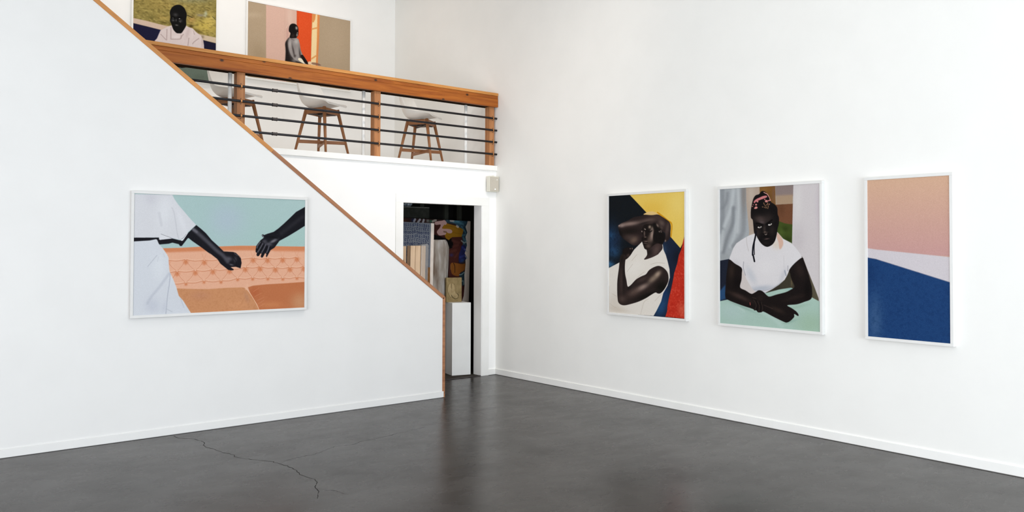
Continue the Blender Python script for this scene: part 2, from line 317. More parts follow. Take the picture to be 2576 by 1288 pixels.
ART_JSON = (
'{"arm":[["P","12161a",[0,0,1000,0,1000,1000,0,1000],0,1,"","",0],["B","1d3350",[26,372,168,373,27,521],0.9,""],["B","2b567e",[34,341,87,341,34,381],0.5,""],["B","2a527a",[72,476,154,475,72,530],0.7,""],["B","3b709c",[19,'
'588,79,587,19,619],0.8,""],["B","20304a",[124,373,166,382,73,457],0.5,""],["N","0c1420",0.35,9,"",3,1],["P","eecb62",[292,-1,407,77,519,154,587,203,722,282,947,446,976,409,997,351,1002,-4],1.2,1,"","y",0],["B","f3d87c",['
'919,84,1046,88,919,209],0.6,"y"],["B","e6b743",[587,125,756,130,587,190],0.5,"y"],["P","1a2438",[815,346,947,446,940,495,931,495,918,632,834,772,784,949,761,999,587,1002,587,754,722,497,655,417],1.2,1,"","n",0],["B","245'
'07f",[708,911,783,925,658,1001],0.8,"n"],["B","1b3a6a",[755,812,808,810,755,863],0.6,"n"],["B","14161f",[918,512,982,511,918,578],0.7,"n"],["B","34506e",[742,459,782,459,742,510],0.5,"n"],["P","c4301f",[999,351,982,388,9'
'63,446,944,479,931,495,908,570,873,641,853,713,834,772,804,852,788,907,784,949,761,996,1000,998],1.2,1,"","r",0],["N","e2604a",0.45,14,"r",5,1],["B","dd6a50",[968,928,1025,925,968,994],0.6,"r"],["N","a11c10",0.3,7,"r",9,'
'1],["S","d5920e",[662,157,736,193,795,226,836,245,844,279,833,354],24,4,0.9,"y",1],["P","e8c582",[480,170,519,154,574,146,621,151,675,174,587,179],2,1,"","",1],["P","e9e2d8",[459,393,407,426,357,457,307,500,285,513,234,5'
'45,154,568,0,619,1,1003,611,998,648,956,708,877,735,809,788,748,819,680,814,613,791,551,768,500,739,459,725,417,655,374],1.5,1,"","s",0],["B","d6cabc",[87,905,178,946,-10,978],0.5,"s"],["B","cdbfae",[124,970,269,978,117,'
'997],0.5,"s"],["B","f3eee6",[350,609,458,551,405,648],0.6,"s"],["S","c6b8aa",[442,993,463,940,491,887,546,863],7,3,0.7,"s",1],["S","c6b8aa",[628,877,675,841,722,811],7,3,0.7,"s",1],["S","c6b8aa",[491,641,407,686,336,745]'
',7,3,0.7,"s",1],["S","c6b8aa",[573,579,655,565,755,568],7,3,0.7,"s",1],["S","c6b8aa",[321,552,392,499],7,3,0.7,"s",1],["S","c6b8aa",[256,646,336,579],7,3,0.7,"s",1],["S","c6b8aa",[12,922,72,950,109,953],7,3,0.7,"s",1],["'
'S","c6b8aa",[50,839,109,859],7,3,0.7,"s",1],["P","3a2d2b",[518,417,529,498,487,541,587,523,662,499,679,489,722,455,730,421,715,375,621,353],2,1,"","k",1],["B","5d4a45",[648,460,686,468,623,504],0.7,"k"],["B","1a1513",[55'
'3,482,594,481,553,512],0.6,"k"],["P","2b2120",[131,257,183,235,271,214,350,189,449,180,491,171,587,177,669,174,722,193,782,219,818,241,830,274,826,316,821,358,788,388,762,397,749,383,761,358,759,328,729,315,735,354,729,4'
'09,655,396,587,331,463,356,457,391,414,417,357,426,307,413,256,391,198,364,154,328,139,292],2,1,"","a",1],["B","8f7970",[292,243,454,232,297,262],0.95,"a"],["B","a48f87",[183,257,226,253,188,273],0.7,"a"],["B","6a5750",['
'546,219,666,205,554,242],0.8,"a"],["B","463733",[655,191,774,207,651,206],0.7,"a"],["B","67554e",[716,243,746,228,750,270],0.8,"a"],["B","5a4a44",[788,291,814,294,771,353],0.7,"a"],["B","12100f",[491,240,577,227,495,250]'
',0.6,"a"],["B","17130f",[292,307,434,301,296,333],0.7,"a"],["B","7d6656",[350,378,405,358,375,404],0.75,"a"],["B","574840",[292,356,364,356,292,382],0.5,"a"],["B","0f0d0d",[161,328,193,323,182,376],0.8,"a"],["B","c9b4a9"'
',[146,258,156,258,146,262],0.9,"a"],["P","1b1513",[498,251,463,283,450,309,473,344,453,369,464,400,480,430,494,451,525,459,567,448,608,426,655,409,722,411,749,387,755,349,722,311,682,273,655,249,587,251],2,1,"","f",1],["'
'B","a48d80",[591,340,619,343,578,395],0.95,"f"],["B","6f5b51",[553,374,580,377,543,408],0.6,"f"],["B","5f4d45",[543,430,580,430,543,449],0.8,"f"],["B","77635a",[492,326,503,326,492,357],0.75,"f"],["B","8d776b",[505,357,5'
'20,357,505,363],0.8,"f"],["B","a3907f",[561,273,578,276,556,286],0.95,"f"],["B","c0ad9f",[501,291,511,297,496,294],0.9,"f"],["B","b7a396",[457,309,466,309,457,316],0.9,"f"],["B","8a736a",[512,391,543,393,511,396],0.85,"f'
'"],["B","7a6259",[501,405,527,406,501,409],0.8,"f"],["B","8c7a6e",[591,289,607,292,581,305],0.7,"f"],["S","0c0908",[473,399,512,398,536,396],8,2,1,"",1],["S","0d0a09",[546,310,567,314,591,304],14,2,1,"",1],["S","0d0a09",'
'[480,300,512,303,529,294],14,3,0.9,"",1],["S","0d0a09",[484,359,494,363,518,361],8,2,1,"",1],["P","14100f",[608,246,655,247,689,285,729,320,755,354,745,387,715,413,669,400,621,396,604,353,618,302,608,276],6,0.95,"","",1]'
',["B","8a756b",[663,262,674,258,677,277],0.9,""],["B","9c8a80",[692,313,698,315,689,319],0.7,""],["B","9c8a80",[706,305,712,306,702,310],0.7,""],["B","9c8a80",[682,311,688,312,679,316],0.7,""],["B","9c8a80",[712,315,718,'
'317,709,321],0.7,""],["B","a08a7e",[763,387,771,388,761,396],0.9,""],["B","55463f",[716,281,734,294,704,289],0.7,""],["S","e9e0d6",[727,419,734,451,739,480],9,1.5,1,"",1],["P","1c1514",[194,501,202,462,249,443,321,443,34'
'4,457,328,481,300,509,242,542,191,528],2,1,"","h",1],["B","5a4942",[271,509,290,515,256,524],0.6,"h"],["B","a89488",[300,452,307,452,300,457],0.8,""],["B","a89488",[328,451,335,451,328,457],0.8,""],["P","2c2220",[194,499'
',249,518,234,549,227,589,226,629,232,673,248,717,265,770,307,757,378,709,449,681,511,662,553,627,621,600,682,590,742,606,788,639,802,680,795,718,755,770,715,802,688,813,661,812,635,806,573,830,504,860,414,890,307,915,227'
',929,169,926,135,907,124,872,119,814,121,725,143,617,152,559,165,519],1.8,1,"","b",1],["B","100f0b",[715,759,786,725,757,795],0.95,"b"],["B","14120f",[518,838,664,796,531,858],0.9,"b"],["B","b09a86",[662,659,702,632,685,'
'673],0.95,"b"],["B","94806f",[601,698,658,667,625,716],0.85,"b"],["B","9a847a",[463,771,548,740,479,790],0.95,"b"],["B","665249",[350,814,442,779,375,840],0.7,"b"],["B","57463f",[191,878,249,876,191,909],0.7,"b"],["B","4'
'63833",[176,732,202,731,176,843],0.6,"b"],["B","1a1412",[213,678,231,677,213,811],0.6,"b"],["B","4a3b36",[463,706,538,683,475,722],0.7,"b"],["B","191412",[285,782,313,767,299,791],0.7,"b"],["B","16120f",[183,545,205,546,'
'175,603],0.6,"b"]],"table":[["P","a7abae",[0,0,1000,0,1000,1000,0,1000],0,1,"","",0],["S","8a8e92",[26,10,32,186,12,317],70,28,0.75,"",1],["S","c3c8ca",[148,15,122,144,51,274],60,28,0.75,"",1],["S","888c90",[84,34,71,99,'
'26,142],50,28,0.75,"",1],["S","bfc4c6",[166,172,166,318,115,426],50,28,0.75,"",1],["S","7f8387",[148,145,141,253,83,361,37,470],60,28,0.75,"",1],["S","8b8f92",[255,19,260,234,241,341,147,426],70,28,0.75,"",1],["S","c5c9c'
'a",[198,9,204,147,191,319],45,28,0.75,"",1],["S","c0c4c5",[31,317,12,449],50,28,0.75,"",1],["B","8a817b",[261,41,292,42,260,191],0.7,""],["B","9a9e9f",[44,506,127,505,44,534],0.6,""],["P","b6a494",[284,-1,425,-1,430,363,'
'309,362,315,320,300,213,286,106],2,1,"","w",0],["B","c4b6a8",[335,44,371,45,334,129],0.6,"w"],["P","7b5429",[424,1,580,-1,592,240,430,237],2,1,"","c",0],["B","8e6636",[473,16,520,18,473,49],0.6,"c"],["B","5f4426",[514,84'
',555,86,514,134],0.5,"c"],["B","76543c",[564,65,581,66,563,148],0.8,"c"],["P","8b7b77",[580,-1,757,-1,756,80,584,74],2,1,"","",0],["P","aa9076",[583,68,756,67,753,137,587,134],8,1,"","",0],["P","704831",[584,132,752,130,'
'747,283,595,281],2,1,"","m",0],["B","5a3a26",[641,167,675,168,641,216],0.5,"m"],["P","3f4d1e",[595,248,624,251,675,266,747,274,743,425,594,426],2,1,"","g",0],["B","2a3612",[675,303,714,303,675,323],0.6,"g"],["B","26300f"'
',[703,380,741,397,686,402],0.6,"g"],["B","52642b",[640,323,669,323,640,347],0.5,"g"],["P","d2cbcb",[757,-1,1002,-2,1007,480,1006,802,972,778,798,611,742,413],2,1,"","p",0],["B","c4bcbe",[798,365,863,365,797,465],0.6,"p"]'
',["B","dcd7d5",[799,122,843,124,798,264],0.6,"p"],["B","cabfc6",[983,168,1009,168,982,326],0.5,"p"],["P","1d2230",[-5,535,103,520,161,579,91,842,-6,840],2,1,"","",0],["P","294a70",[-6,764,57,712,60,816,-6,833],6,1,"","",'
'0],["P","57503f",[831,500,854,524,880,575,915,639,966,735,984,796,885,803,856,653],2,1,"","o",1],["B","3d2f30",[874,579,891,575,906,643],0.9,"o"],["P","3e392d",[689,583,774,612,773,725,707,745,489,762,553,697],2,1,"","v"'
',1],["B","6a5c42",[737,674,746,674,737,709],0.7,"v"],["B","2c2823",[590,731,637,718,598,748],0.7,"v"],["P","d3c9c5",[225,587,269,591,399,756,334,777,208,735],2,1,"","",0],["P","aac5b8",[-6,837,85,821,228,836,483,758,615,'
'728,731,712,826,741,926,771,1006,800,1007,1001,-7,1002],2,1,"","t",0],["B","b4cbc6",[126,906,291,917,108,976],0.7,"t"],["B","9fbba2",[913,952,1056,943,913,1037],0.8,"t"],["B","8fb3ae",[725,718,779,711,727,729],0.8,"t"],['
'"S","bcd3ca",[425,891,552,933,644,981],50,25,0.5,"t",1],["S","c0d4cc",[194,866,261,899],30,15,0.5,"t",1],["B","8fae9f",[724,946,793,928,728,956],0.7,"t"],["B","8aa79b",[241,868,397,908,235,877],0.6,"t"],["B","98b5a2",[79'
'6,841,899,817,800,852],0.6,"t"],["P","dedadb",[118,489,146,439,178,405,228,381,284,358,321,345,364,335,430,321,571,310,606,329,657,372,736,402,761,423,797,453,824,481,835,503,780,529,741,560,714,593,695,627,671,658,615,6'
'95,553,726,489,753,386,759,334,722,288,668,255,614,232,585,161,556,101,525,110,500],2,1,"","s",0],["B","b3b8c2",[438,728,577,714,441,750],0.85,"s"],["B","c2c5cc",[335,635,370,623,379,700],0.7,"s"],["B","c4c3c8",[652,632,'
'675,638,623,691],0.7,"s"],["B","e6e2e2",[490,573,591,571,490,636],0.6,"s"],["B","c8c6ca",[175,555,206,573,148,577],0.5,"s"],["S","9d9ba3",[256,540,253,587,275,637],12,5,0.8,"s",1],["S","9a98a0",[702,561,701,596],10,4,0.8'
',"s",1],["S","a9a9b2",[360,739,464,740,553,719,640,677],10,6,0.7,"s",1],["S","c0b8b6",[287,358,290,405,308,460],10,4,0.7,"s",1],["S","8f96a3",[671,596,683,627],20,8,0.7,"s",1],["S","c9c4c6",[662,491,665,570],8,5,0.7,"s",'
'1],["B","dacdbc",[588,413,628,397,614,445],0.8,"s"],["P","d6ab95",[597,331,615,339,646,368,658,405,640,438,620,442,611,397,594,364],4,0.85,"s","",1],["P","131010",[442,32,473,33,502,54,527,80,537,110,578,132,601,157,604,'
'199,616,224,616,265,603,302,594,343,577,386,548,414,504,429,465,421,430,398,403,368,388,346,367,329,359,278,352,235,334,218,333,167,343,125,359,83,383,59,419,51],2,1,"","f",1],["B","51433f",[436,233,506,243,429,262],0.8,'
'"f"],["B","5f5152",[448,254,477,258,446,264],0.7,"f"],["B","3a302d",[513,222,566,223,513,259],0.5,"f"],["B","302825",[406,329,436,329,406,367],0.8,"f"],["B","2b2421",[548,314,577,314,548,351],0.7,"f"],["B","3e3430",[472,'
'300,487,301,472,325],0.8,"f"],["B","aa947e",[475,323,485,321,475,326],0.9,"f"],["B","4d403a",[484,328,510,328,483,337],0.7,"f"],["B","6a5450",[495,372,520,370,496,377],0.9,"f"],["B","241e1c",[483,401,524,401,483,413],0.6'
',"f"],["P","e6dcd4",[401,288,415,284,441,282,440,290,424,295,411,294],1.5,1,"","",1],["P","ece4dc",[507,272,522,266,545,263,544,270,531,277,516,278],1.5,1,"","",1],["B","0a0808",[425,286,434,286,425,291],1,""],["B","0a08'
'08",[529,267,537,267,528,272],1,""],["S","080606",[388,261,418,263,454,273],22,5,0.9,"f",1],["S","080606",[490,269,513,257,549,239],22,5,0.9,"f",1],["S","080606",[397,285,418,280,445,280],8,2,1,"",1],["S","080606",[504,2'
'72,525,262,548,261],8,2,1,"",1],["S","0a0807",[454,334,478,340,516,332],12,4,0.9,"",1],["S","b8a59b",[476,340,487,344,496,337],7,2,0.9,"",1],["S","0b0807",[466,357,489,351,519,357],16,5,0.8,"",1],["S","0a0707",[472,371,4'
'95,368,522,365],5,2,0.9,"",1],["S","14131a",[388,320,377,363,364,401,354,434,350,485,355,489,369,534],26,2,1,"",1],["S","14131a",[370,396,366,439,369,485],14,2,1,"",1],["S","2a3244",[357,418,352,481],6,2,0.6,"",1],["P","'
'cf7d7e",[364,102,389,86,425,75,461,66,494,65,498,76,461,86,413,97,383,107,368,116],2,1,"","",1],["S","d79a90",[467,40,485,48,502,55,523,80,532,101],12,2,0.9,"",1],["P","dc9089",[374,147,380,140,389,139,399,142,403,148,39'
'7,154,389,156,379,153],1.5,1,"","",1],["P","dc9089",[393,104,396,100,402,99,409,101,412,105,408,109,402,110,395,109],1.5,1,"","",1],["P","dc9089",[377,126,381,121,388,120,395,122,398,127,394,131,388,132,380,131],1.5,1,""'
',"",1],["P","dc9089",[477,104,484,96,493,96,504,98,508,105,502,111,493,113,482,110],1.5,1,"","",1],["P","dc9089",[509,101,512,97,517,97,523,98,525,102,522,105,517,106,511,105],1.5,1,"","",1],["P","dc9089",[343,138,346,13'
'5,349,134,354,135,356,138,353,140,349,141,345,140],1.5,1,"","",1],["P","dc9089",[522,97,525,93,529,93,534,94,536,97,533,100,529,101,524,100],1.5,1,"","",1],["P","dc9089",[367,151,371,146,377,146,383,147,386,152,382,156,3'
'77,157,370,155],1.5,1,"","",1],["P","dc9089",[469,91,471,88,476,87,481,88,483,91,480,94,476,95,471,94],1.5,1,"","",1],["P","dc9089",[353,125,355,123,359,122,362,123,364,126,362,128,359,128,355,128],1.5,1,"","",1],["P","d'
'c9089",[517,126,520,123,523,123,526,124,528,126,526,128,523,129,519,128],1.5,1,"","",1],["P","b9875f",[464,110,464,121,472,131,471,120],1.2,0.9,"","",1],["P","b9875f",[473,126,477,136,487,144,483,134],1.2,0.9,"","",1],["'
'P","b9875f",[492,141,488,149,490,158,495,150],1.2,0.9,"","",1],["P","b9875f",[508,111,502,121,503,132,509,122],1.2,0.9,"","",1],["P","b9875f",[508,132,507,143,513,152,514,142],1.2,0.9,"","",1],["P","b9875f",[502,123,493,'
'128,491,136,499,131],1.2,0.9,"","",1],["P","b9875f",[468,145,475,151,486,153,479,147],1.2,0.9,"","",1],["P","b9875f",[513,125,514,131,521,135,520,129],1.2,0.9,"","",1],["P","b9875f",[445,143,454,147,464,146,455,142],1.2,'
'0.9,"","",1],["P","b9875f",[504,148,503,155,509,161,510,154],1.2,0.9,"","",1],["P","191312",[101,524,161,553,234,584,236,624,232,670,217,726,275,747,334,769,373,758,412,741,451,747,489,771,521,782,590,765,676,746,725,727'
',764,704,737,656,722,613,714,591,756,551,835,503,857,532,886,596,915,673,927,715,921,778,856,804,784,824,694,835,736,853,778,873,800,893,796,904,760,892,759,913,724,941,693,954,663,952,552,920,463,891,438,897,405,899,386'
',886,366,887,347,877,228,855,85,822,57,792,64,722,68,651,85,571],2,1,"","a",1],["B","3f302b",[214,795,330,826,203,813],0.85,"a"],["B","30251f",[127,608,161,609,118,673],0.8,"a"],["B","2d221f",[815,589,854,578,843,645],0.'
'8,"a"],["B","281e1b",[767,778,882,752,772,794],0.7,"a"],["B","342822",[602,873,669,891,592,890],0.7,"a"],["B","2a201d",[425,796,464,794,425,823],0.6,"a"],["B","0b0808",[885,721,914,720,885,786],0.7,"a"],["B","0b0808",[19'
'4,694,235,693,194,731],0.6,"a"],["S","40332d",[360,812,386,847,373,880],10,5,0.7,"a",1],["S","40332d",[399,820,418,855,412,891],10,5,0.7,"a",1],["S","40332d",[438,827,450,862,444,890],10,5,0.7,"a",1],["S","40332d",[347,7'
'95,386,802],10,5,0.7,"a",1],["S","40332d",[463,844,552,866],10,5,0.7,"a",1],["S","070505",[386,811,402,847,392,883],8,3,0.8,"a",1],["S","070505",[425,818,434,859,428,893],8,3,0.8,"a",1],["S","a8514a",[321,834,324,850],12'
',2,0.9,"",1]],"strip":[["P","cda392",[0,0,1000,0,1000,1000,0,1000],0,1,"","",0],["G","d6ae92","c89a95",0,480],["P","d3ccd0",[-57,432,112,444,1137,493,1134,657,111,506,-58,492],1.5,1,"","",0],["P","1c3f70",[-58,492,111,50'
'6,1134,657,1129,1030,105,1033,-64,1041],1.5,1,"","b",0],["B","46658c",[90,893,190,890,88,1058],0.6,"b"],["B","143462",[26,598,127,596,25,672],0.6,"b"],["N","0f2c58",0.25,10,"b",2,1]],"sofa":[["P","a9c2c0",[0,0,1000,0,100'
'0,1000,0,1000],0,1,"","",0],["B","aebdc8",[512,197,615,194,513,349],0.8,""],["B","a3c3bb",[873,366,1069,364,874,502],0.7,""],["P","e3ac8e",[-34,456,154,450,253,446,360,437,470,434,520,431,596,427,717,428,873,432,1006,434'
',1009,1041,509,1025,19,1025],2,1,"","s",0],["S","cd7f55",[154,461,360,450,520,444,686,444,1006,448],95,25,0.9,"s",1],["S","d2855c",[810,461,1006,466],60,30,0.6,"s",1],["B","cf7d52",[176,568,182,568,177,589],0.75,"s"],["B'
'","cf7d52",[182,566,188,566,188,584],0.5,"s"],["B","cf7d52",[170,566,176,566,165,584],0.5,"s"],["P","cc7a4f",[176,545,188,578,181,588,172,588,165,578],9,0.55,"s","",1],["P","d58d65",[176,548,196,558,194,568,176,558,159,5'
'68,157,558],7,0.45,"s","",1],["S","c56f47",[176,548,176,571,177,595],3,2,0.55,"s",1],["S","c56f47",[176,548,181,568,185,588],3,2,0.55,"s",1],["S","c56f47",[176,548,172,568,168,588],3,2,0.55,"s",1],["S","c56f47",[176,548,'
'185,562,194,575],3,2,0.55,"s",1],["B","cf7d52",[278,565,283,566,278,587],0.75,"s"],["B","cf7d52",[284,563,290,563,289,582],0.5,"s"],["B","cf7d52",[272,563,277,563,266,582],0.5,"s"],["P","cc7a4f",[278,542,290,576,282,586,'
'274,586,266,575],9,0.55,"s","",1],["P","d58d65",[278,545,298,556,295,566,278,555,260,565,258,555],7,0.45,"s","",1],["S","c56f47",[278,545,278,569,278,592],3,2,0.55,"s",1],["S","c56f47",[278,545,282,565,287,586],3,2,0.55,'
'"s",1],["S","c56f47",[278,545,273,565,269,585],3,2,0.55,"s",1],["S","c56f47",[278,545,287,559,295,572],3,2,0.55,"s",1],["B","cf7d52",[382,571,388,571,382,593],0.75,"s"],["B","cf7d52",[388,569,394,569,394,588],0.5,"s"],["'
'B","cf7d52",[376,569,382,569,370,588],0.5,"s"],["P","cc7a4f",[382,547,395,582,387,592,378,592,370,581],9,0.55,"s","",1],["P","d58d65",[382,551,402,561,400,572,382,561,364,571,362,561],7,0.45,"s","",1],["S","c56f47",[382,'
'551,382,575,382,599],3,2,0.55,"s",1],["S","c56f47",[382,551,387,571,391,592],3,2,0.55,"s",1],["S","c56f47",[382,551,377,571,373,592],3,2,0.55,"s",1],["S","c56f47",[382,551,391,565,400,579],3,2,0.55,"s",1],["B","cf7d52",['
'488,560,494,560,488,582],0.75,"s"],["B","cf7d52",[494,557,500,557,500,577],0.5,"s"],["B","cf7d52",[481,557,487,557,476,576],0.5,"s"],["P","cc7a4f",[487,535,500,570,492,581,483,580,475,570],9,0.55,"s","",1],["P","d58d65",'
'[487,539,509,550,506,560,488,549,469,559,467,549],7,0.45,"s","",1],["S","c56f47",[487,539,488,563,488,587],3,2,0.55,"s",1],["S","c56f47",[487,539,492,560,497,581],3,2,0.55,"s",1],["S","c56f47",[487,539,483,560,478,580],3'
',2,0.55,"s",1],["S","c56f47",[487,539,497,553,506,567],3,2,0.55,"s",1],["B","cf7d52",[671,556,677,556,671,579],0.75,"s"],["B","cf7d52",[678,554,684,554,684,574],0.5,"s"],["B","cf7d52",[664,553,671,554,658,573],0.5,"s"],['
'"P","cc7a4f",[671,531,685,567,676,578,666,577,658,567],9,0.55,"s","",1],["P","d58d65",[671,535,693,546,691,556,671,546,652,556,649,545],7,0.45,"s","",1],["S","c56f47",[671,535,671,560,671,585],3,2,0.55,"s",1],["S","c56f4'
'7",[671,535,676,556,681,578],3,2,0.55,"s",1],["S","c56f47",[671,535,666,556,662,577],3,2,0.55,"s",1],["S","c56f47",[671,535,681,549,691,564],3,2,0.55,"s",1],["B","cf7d52",[760,559,767,559,760,582],0.75,"s"],["B","cf7d52"'
',[767,556,774,556,773,576],0.5,"s"],["B","cf7d52",[753,556,760,556,747,576],0.5,"s"],["P","cc7a4f",[760,534,774,570,765,580,755,580,747,569],9,0.55,"s","",1],["P","d58d65",[760,537,783,548,780,559,760,548,740,558,738,548'
'],7,0.45,"s","",1],["S","c56f47",[760,537,760,562,760,587],3,2,0.55,"s",1],["S","c56f47",[760,537,765,559,770,580],3,2,0.55,"s",1],["S","c56f47",[760,537,755,559,750,580],3,2,0.55,"s",1],["S","c56f47",[760,537,770,552,78'
'0,566],3,2,0.55,"s",1],["B","cf7d52",[856,558,863,558,856,581],0.75,"s"],["B","cf7d52",[863,555,870,555,869,576],0.5,"s"],["B","cf7d52",[849,555,855,555,843,575],0.5,"s"],["P","cc7a4f",[856,532,870,569,861,580,851,579,84'
'2,568],9,0.55,"s","",1],["P","d58d65",[856,536,879,547,876,558,856,547,836,557,833,547],7,0.45,"s","",1],["S","c56f47",[856,536,856,561,856,587],3,2,0.55,"s",1],["S","c56f47",[856,536,861,558,866,580],3,2,0.55,"s",1],["S'
'","c56f47",[856,536,851,558,846,579],3,2,0.55,"s",1],["S","c56f47",[856,536,866,551,876,565],3,2,0.55,"s",1],["B","cf7d52",[949,551,956,551,949,575],0.75,"s"],["B","cf7d52",[957,548,963,548,963,569],0.5,"s"],["B","cf7d52'
'",[942,548,949,548,936,569],0.5,"s"],["P","cc7a4f",[949,525,964,562,955,573,944,573,935,562],9,0.55,"s","",1],["P","d58d65",[949,529,973,540,970,551,949,540,928,551,926,540],7,0.45,"s","",1],["S","c56f47",[949,529,949,55'
'5,949,580],3,2,0.55,"s",1],["S","c56f47",[949,529,954,551,960,573],3,2,0.55,"s",1],["S","c56f47",[949,529,944,551,939,573],3,2,0.55,"s",1],["S","c56f47",[949,529,960,544,970,559],3,2,0.55,"s",1],["S","bf6e47",[176,548,22'
'7,558,278,545],8,4,0.7,"s",1],["S","f0c7ad",[176,540,227,548,278,537],8,5,0.5,"s",1],["S","bf6e47",[278,545,329,560,382,551],8,4,0.7,"s",1],["S","f0c7ad",[278,537,329,550,382,542],8,5,0.5,"s",1],["S","bf6e47",[382,551,43'
'4,557,487,539],8,4,0.7,"s",1],["S","f0c7ad",[382,542,434,547,487,530],8,5,0.5,"s",1],["S","bf6e47",[487,539,578,549,671,535],8,4,0.7,"s",1],["S","f0c7ad",[487,530,578,539,671,526],8,5,0.5,"s",1],["S","bf6e47",[671,535,71'
'5,549,760,537],8,4,0.7,"s",1],["S","f0c7ad",[671,526,715,538,760,528],8,5,0.5,"s",1],["S","bf6e47",[760,537,808,549,856,536],8,4,0.7,"s",1],["S","f0c7ad",[760,528,808,538,856,527],8,5,0.5,"s",1],["S","bf6e47",[856,536,90'
'2,545,949,529],8,4,0.7,"s",1],["S","f0c7ad",[856,527,902,534,949,520],8,5,0.5,"s",1],["B","cf7d52",[134,665,139,665,134,686],0.75,"s"],["B","cf7d52",[140,662,145,663,145,681],0.5,"s"],["B","cf7d52",[128,662,133,662,123,6'
'80],0.5,"s"],["P","cc7a4f",[133,642,145,675,138,685,130,684,122,674],9,0.55,"s","",1],["P","d58d65",[133,645,153,655,151,665,134,655,117,664,115,654],7,0.45,"s","",1],["S","c56f47",[133,645,134,668,134,691],3,2,0.55,"s",'
'1],["S","c56f47",[133,645,138,665,142,685],3,2,0.55,"s",1],["S","c56f47",[133,645,129,665,125,684],3,2,0.55,"s",1],["S","c56f47",[133,645,142,658,151,672],3,2,0.55,"s",1],["B","cf7d52",[231,663,237,663,231,685],0.75,"s"]'
',["B","cf7d52",[237,661,243,661,242,680],0.5,"s"],["B","cf7d52",[225,661,230,661,220,679],0.5,"s"],["P","cc7a4f",[231,640,243,674,235,684,227,683,219,673],9,0.55,"s","",1],["P","d58d65",[231,643,250,654,248,664,231,653,2'
'14,663,211,653],7,0.45,"s","",1],["S","c56f47",[231,643,231,667,231,690],3,2,0.55,"s",1],["S","c56f47",[231,643,235,663,240,684],3,2,0.55,"s",1],["S","c56f47",[231,643,227,663,222,683],3,2,0.55,"s",1],["S","c56f47",[231,'
'643,240,657,248,671],3,2,0.55,"s",1],["B","cf7d52",[332,660,338,660,332,681],0.75,"s"],["B","cf7d52",[339,657,344,657,344,677],0.5,"s"],["B","cf7d52",[326,657,332,657,321,676],0.5,"s"],["P","cc7a4f",[332,636,345,670,337,'
'680,328,680,320,670],9,0.55,"s","",1],["P","d58d65",[332,639,352,650,350,660,332,650,315,659,312,649],7,0.45,"s","",1],["S","c56f47",[332,639,332,663,332,687],3,2,0.55,"s",1],["S","c56f47",[332,639,337,660,341,680],3,2,0'
'.55,"s",1],["S","c56f47",[332,639,328,660,324,680],3,2,0.55,"s",1],["S","c56f47",[332,639,341,653,350,667],3,2,0.55,"s",1],["B","cf7d52",[432,654,438,654,432,676],0.75,"s"],["B","cf7d52",[439,651,444,651,444,671],0.5,"s"'
'],["B","cf7d52",[426,651,432,651,420,670],0.5,"s"],["P","cc7a4f",[432,630,445,664,437,674,428,674,420,664],9,0.55,"s","",1],["P","d58d65",[432,633,453,644,450,654,432,643,414,653,411,643],7,0.45,"s","",1],["S","c56f47",['
'432,633,432,657,432,681],3,2,0.55,"s",1],["S","c56f47",[432,633,437,654,441,675],3,2,0.55,"s",1],["S","c56f47",[432,633,428,654,423,674],3,2,0.55,"s",1],["S","c56f47",[432,633,441,647,451,661],3,2,0.55,"s",1],["B","cf7d5'
'2",[529,650,535,650,529,672],0.75,"s"],["B","cf7d52",[536,647,542,648,542,667],0.5,"s"],["B","cf7d52",[523,647,529,647,517,666],0.5,"s"],["P","cc7a4f",[529,626,542,661,534,671,525,671,516,660],9,0.55,"s","",1],["P","d58d'
'65",[529,629,550,640,548,650,529,639,510,649,508,639],7,0.45,"s","",1],["S","c56f47",[529,629,529,653,529,678],3,2,0.55,"s",1],["S","c56f47",[529,629,534,650,539,671],3,2,0.55,"s",1],["S","c56f47",[529,629,524,650,520,67'
'1],3,2,0.55,"s",1],["S","c56f47",[529,629,539,643,548,657],3,2,0.55,"s",1],["B","cf7d52",[624,638,630,638,624,660],0.75,"s"],["B","cf7d52",[630,635,637,635,636,655],0.5,"s"],["B","cf7d52",[617,635,623,635,611,654],0.5,"s'
'"],["P","cc7a4f",[623,613,637,648,628,659,619,659,610,648],9,0.55,"s","",1],["P","d58d65",[623,616,645,627,643,638,623,627,604,637,602,626],7,0.45,"s","",1],["S","c56f47",[623,616,624,641,624,666],3,2,0.55,"s",1],["S","c'
'56f47",[623,616,628,638,633,659],3,2,0.55,"s",1],["S","c56f47",[623,616,619,637,614,658],3,2,0.55,"s",1],["S","c56f47",[623,616,633,631,643,645],3,2,0.55,"s",1],["B","cf7d52",[714,634,721,634,715,657],0.75,"s"],["B","cf7'
'd52",[721,632,728,632,727,652],0.5,"s"],["B","cf7d52",[707,631,714,631,702,651],0.5,"s"],["P","cc7a4f",[714,609,728,645,719,656,710,655,701,644],9,0.55,"s","",1],["P","d58d65",[714,613,737,624,734,635,714,623,695,634,692'
',623],7,0.45,"s","",1],["S","c56f47",[714,613,714,638,715,663],3,2,0.55,"s",1],["S","c56f47",[714,613,719,634,724,656],3,2,0.55,"s",1],["S","c56f47",[714,613,709,634,705,655],3,2,0.55,"s",1],["S","c56f47",[714,613,724,62'
'7,734,642],3,2,0.55,"s",1],["B","cf7d52",[811,645,817,645,811,668],0.75,"s"],["B","cf7d52",[818,642,824,643,824,663],0.5,"s"],["B","cf7d52",[803,642,810,642,797,662],0.5,"s"],["P","cc7a4f",[810,620,825,656,816,667,806,66'
'7,797,655],9,0.55,"s","",1],["P","d58d65",[810,623,833,635,831,645,811,634,790,645,788,634],7,0.45,"s","",1],["S","c56f47",[810,623,811,649,811,674],3,2,0.55,"s",1],["S","c56f47",[810,623,816,645,821,667],3,2,0.55,"s",1]'
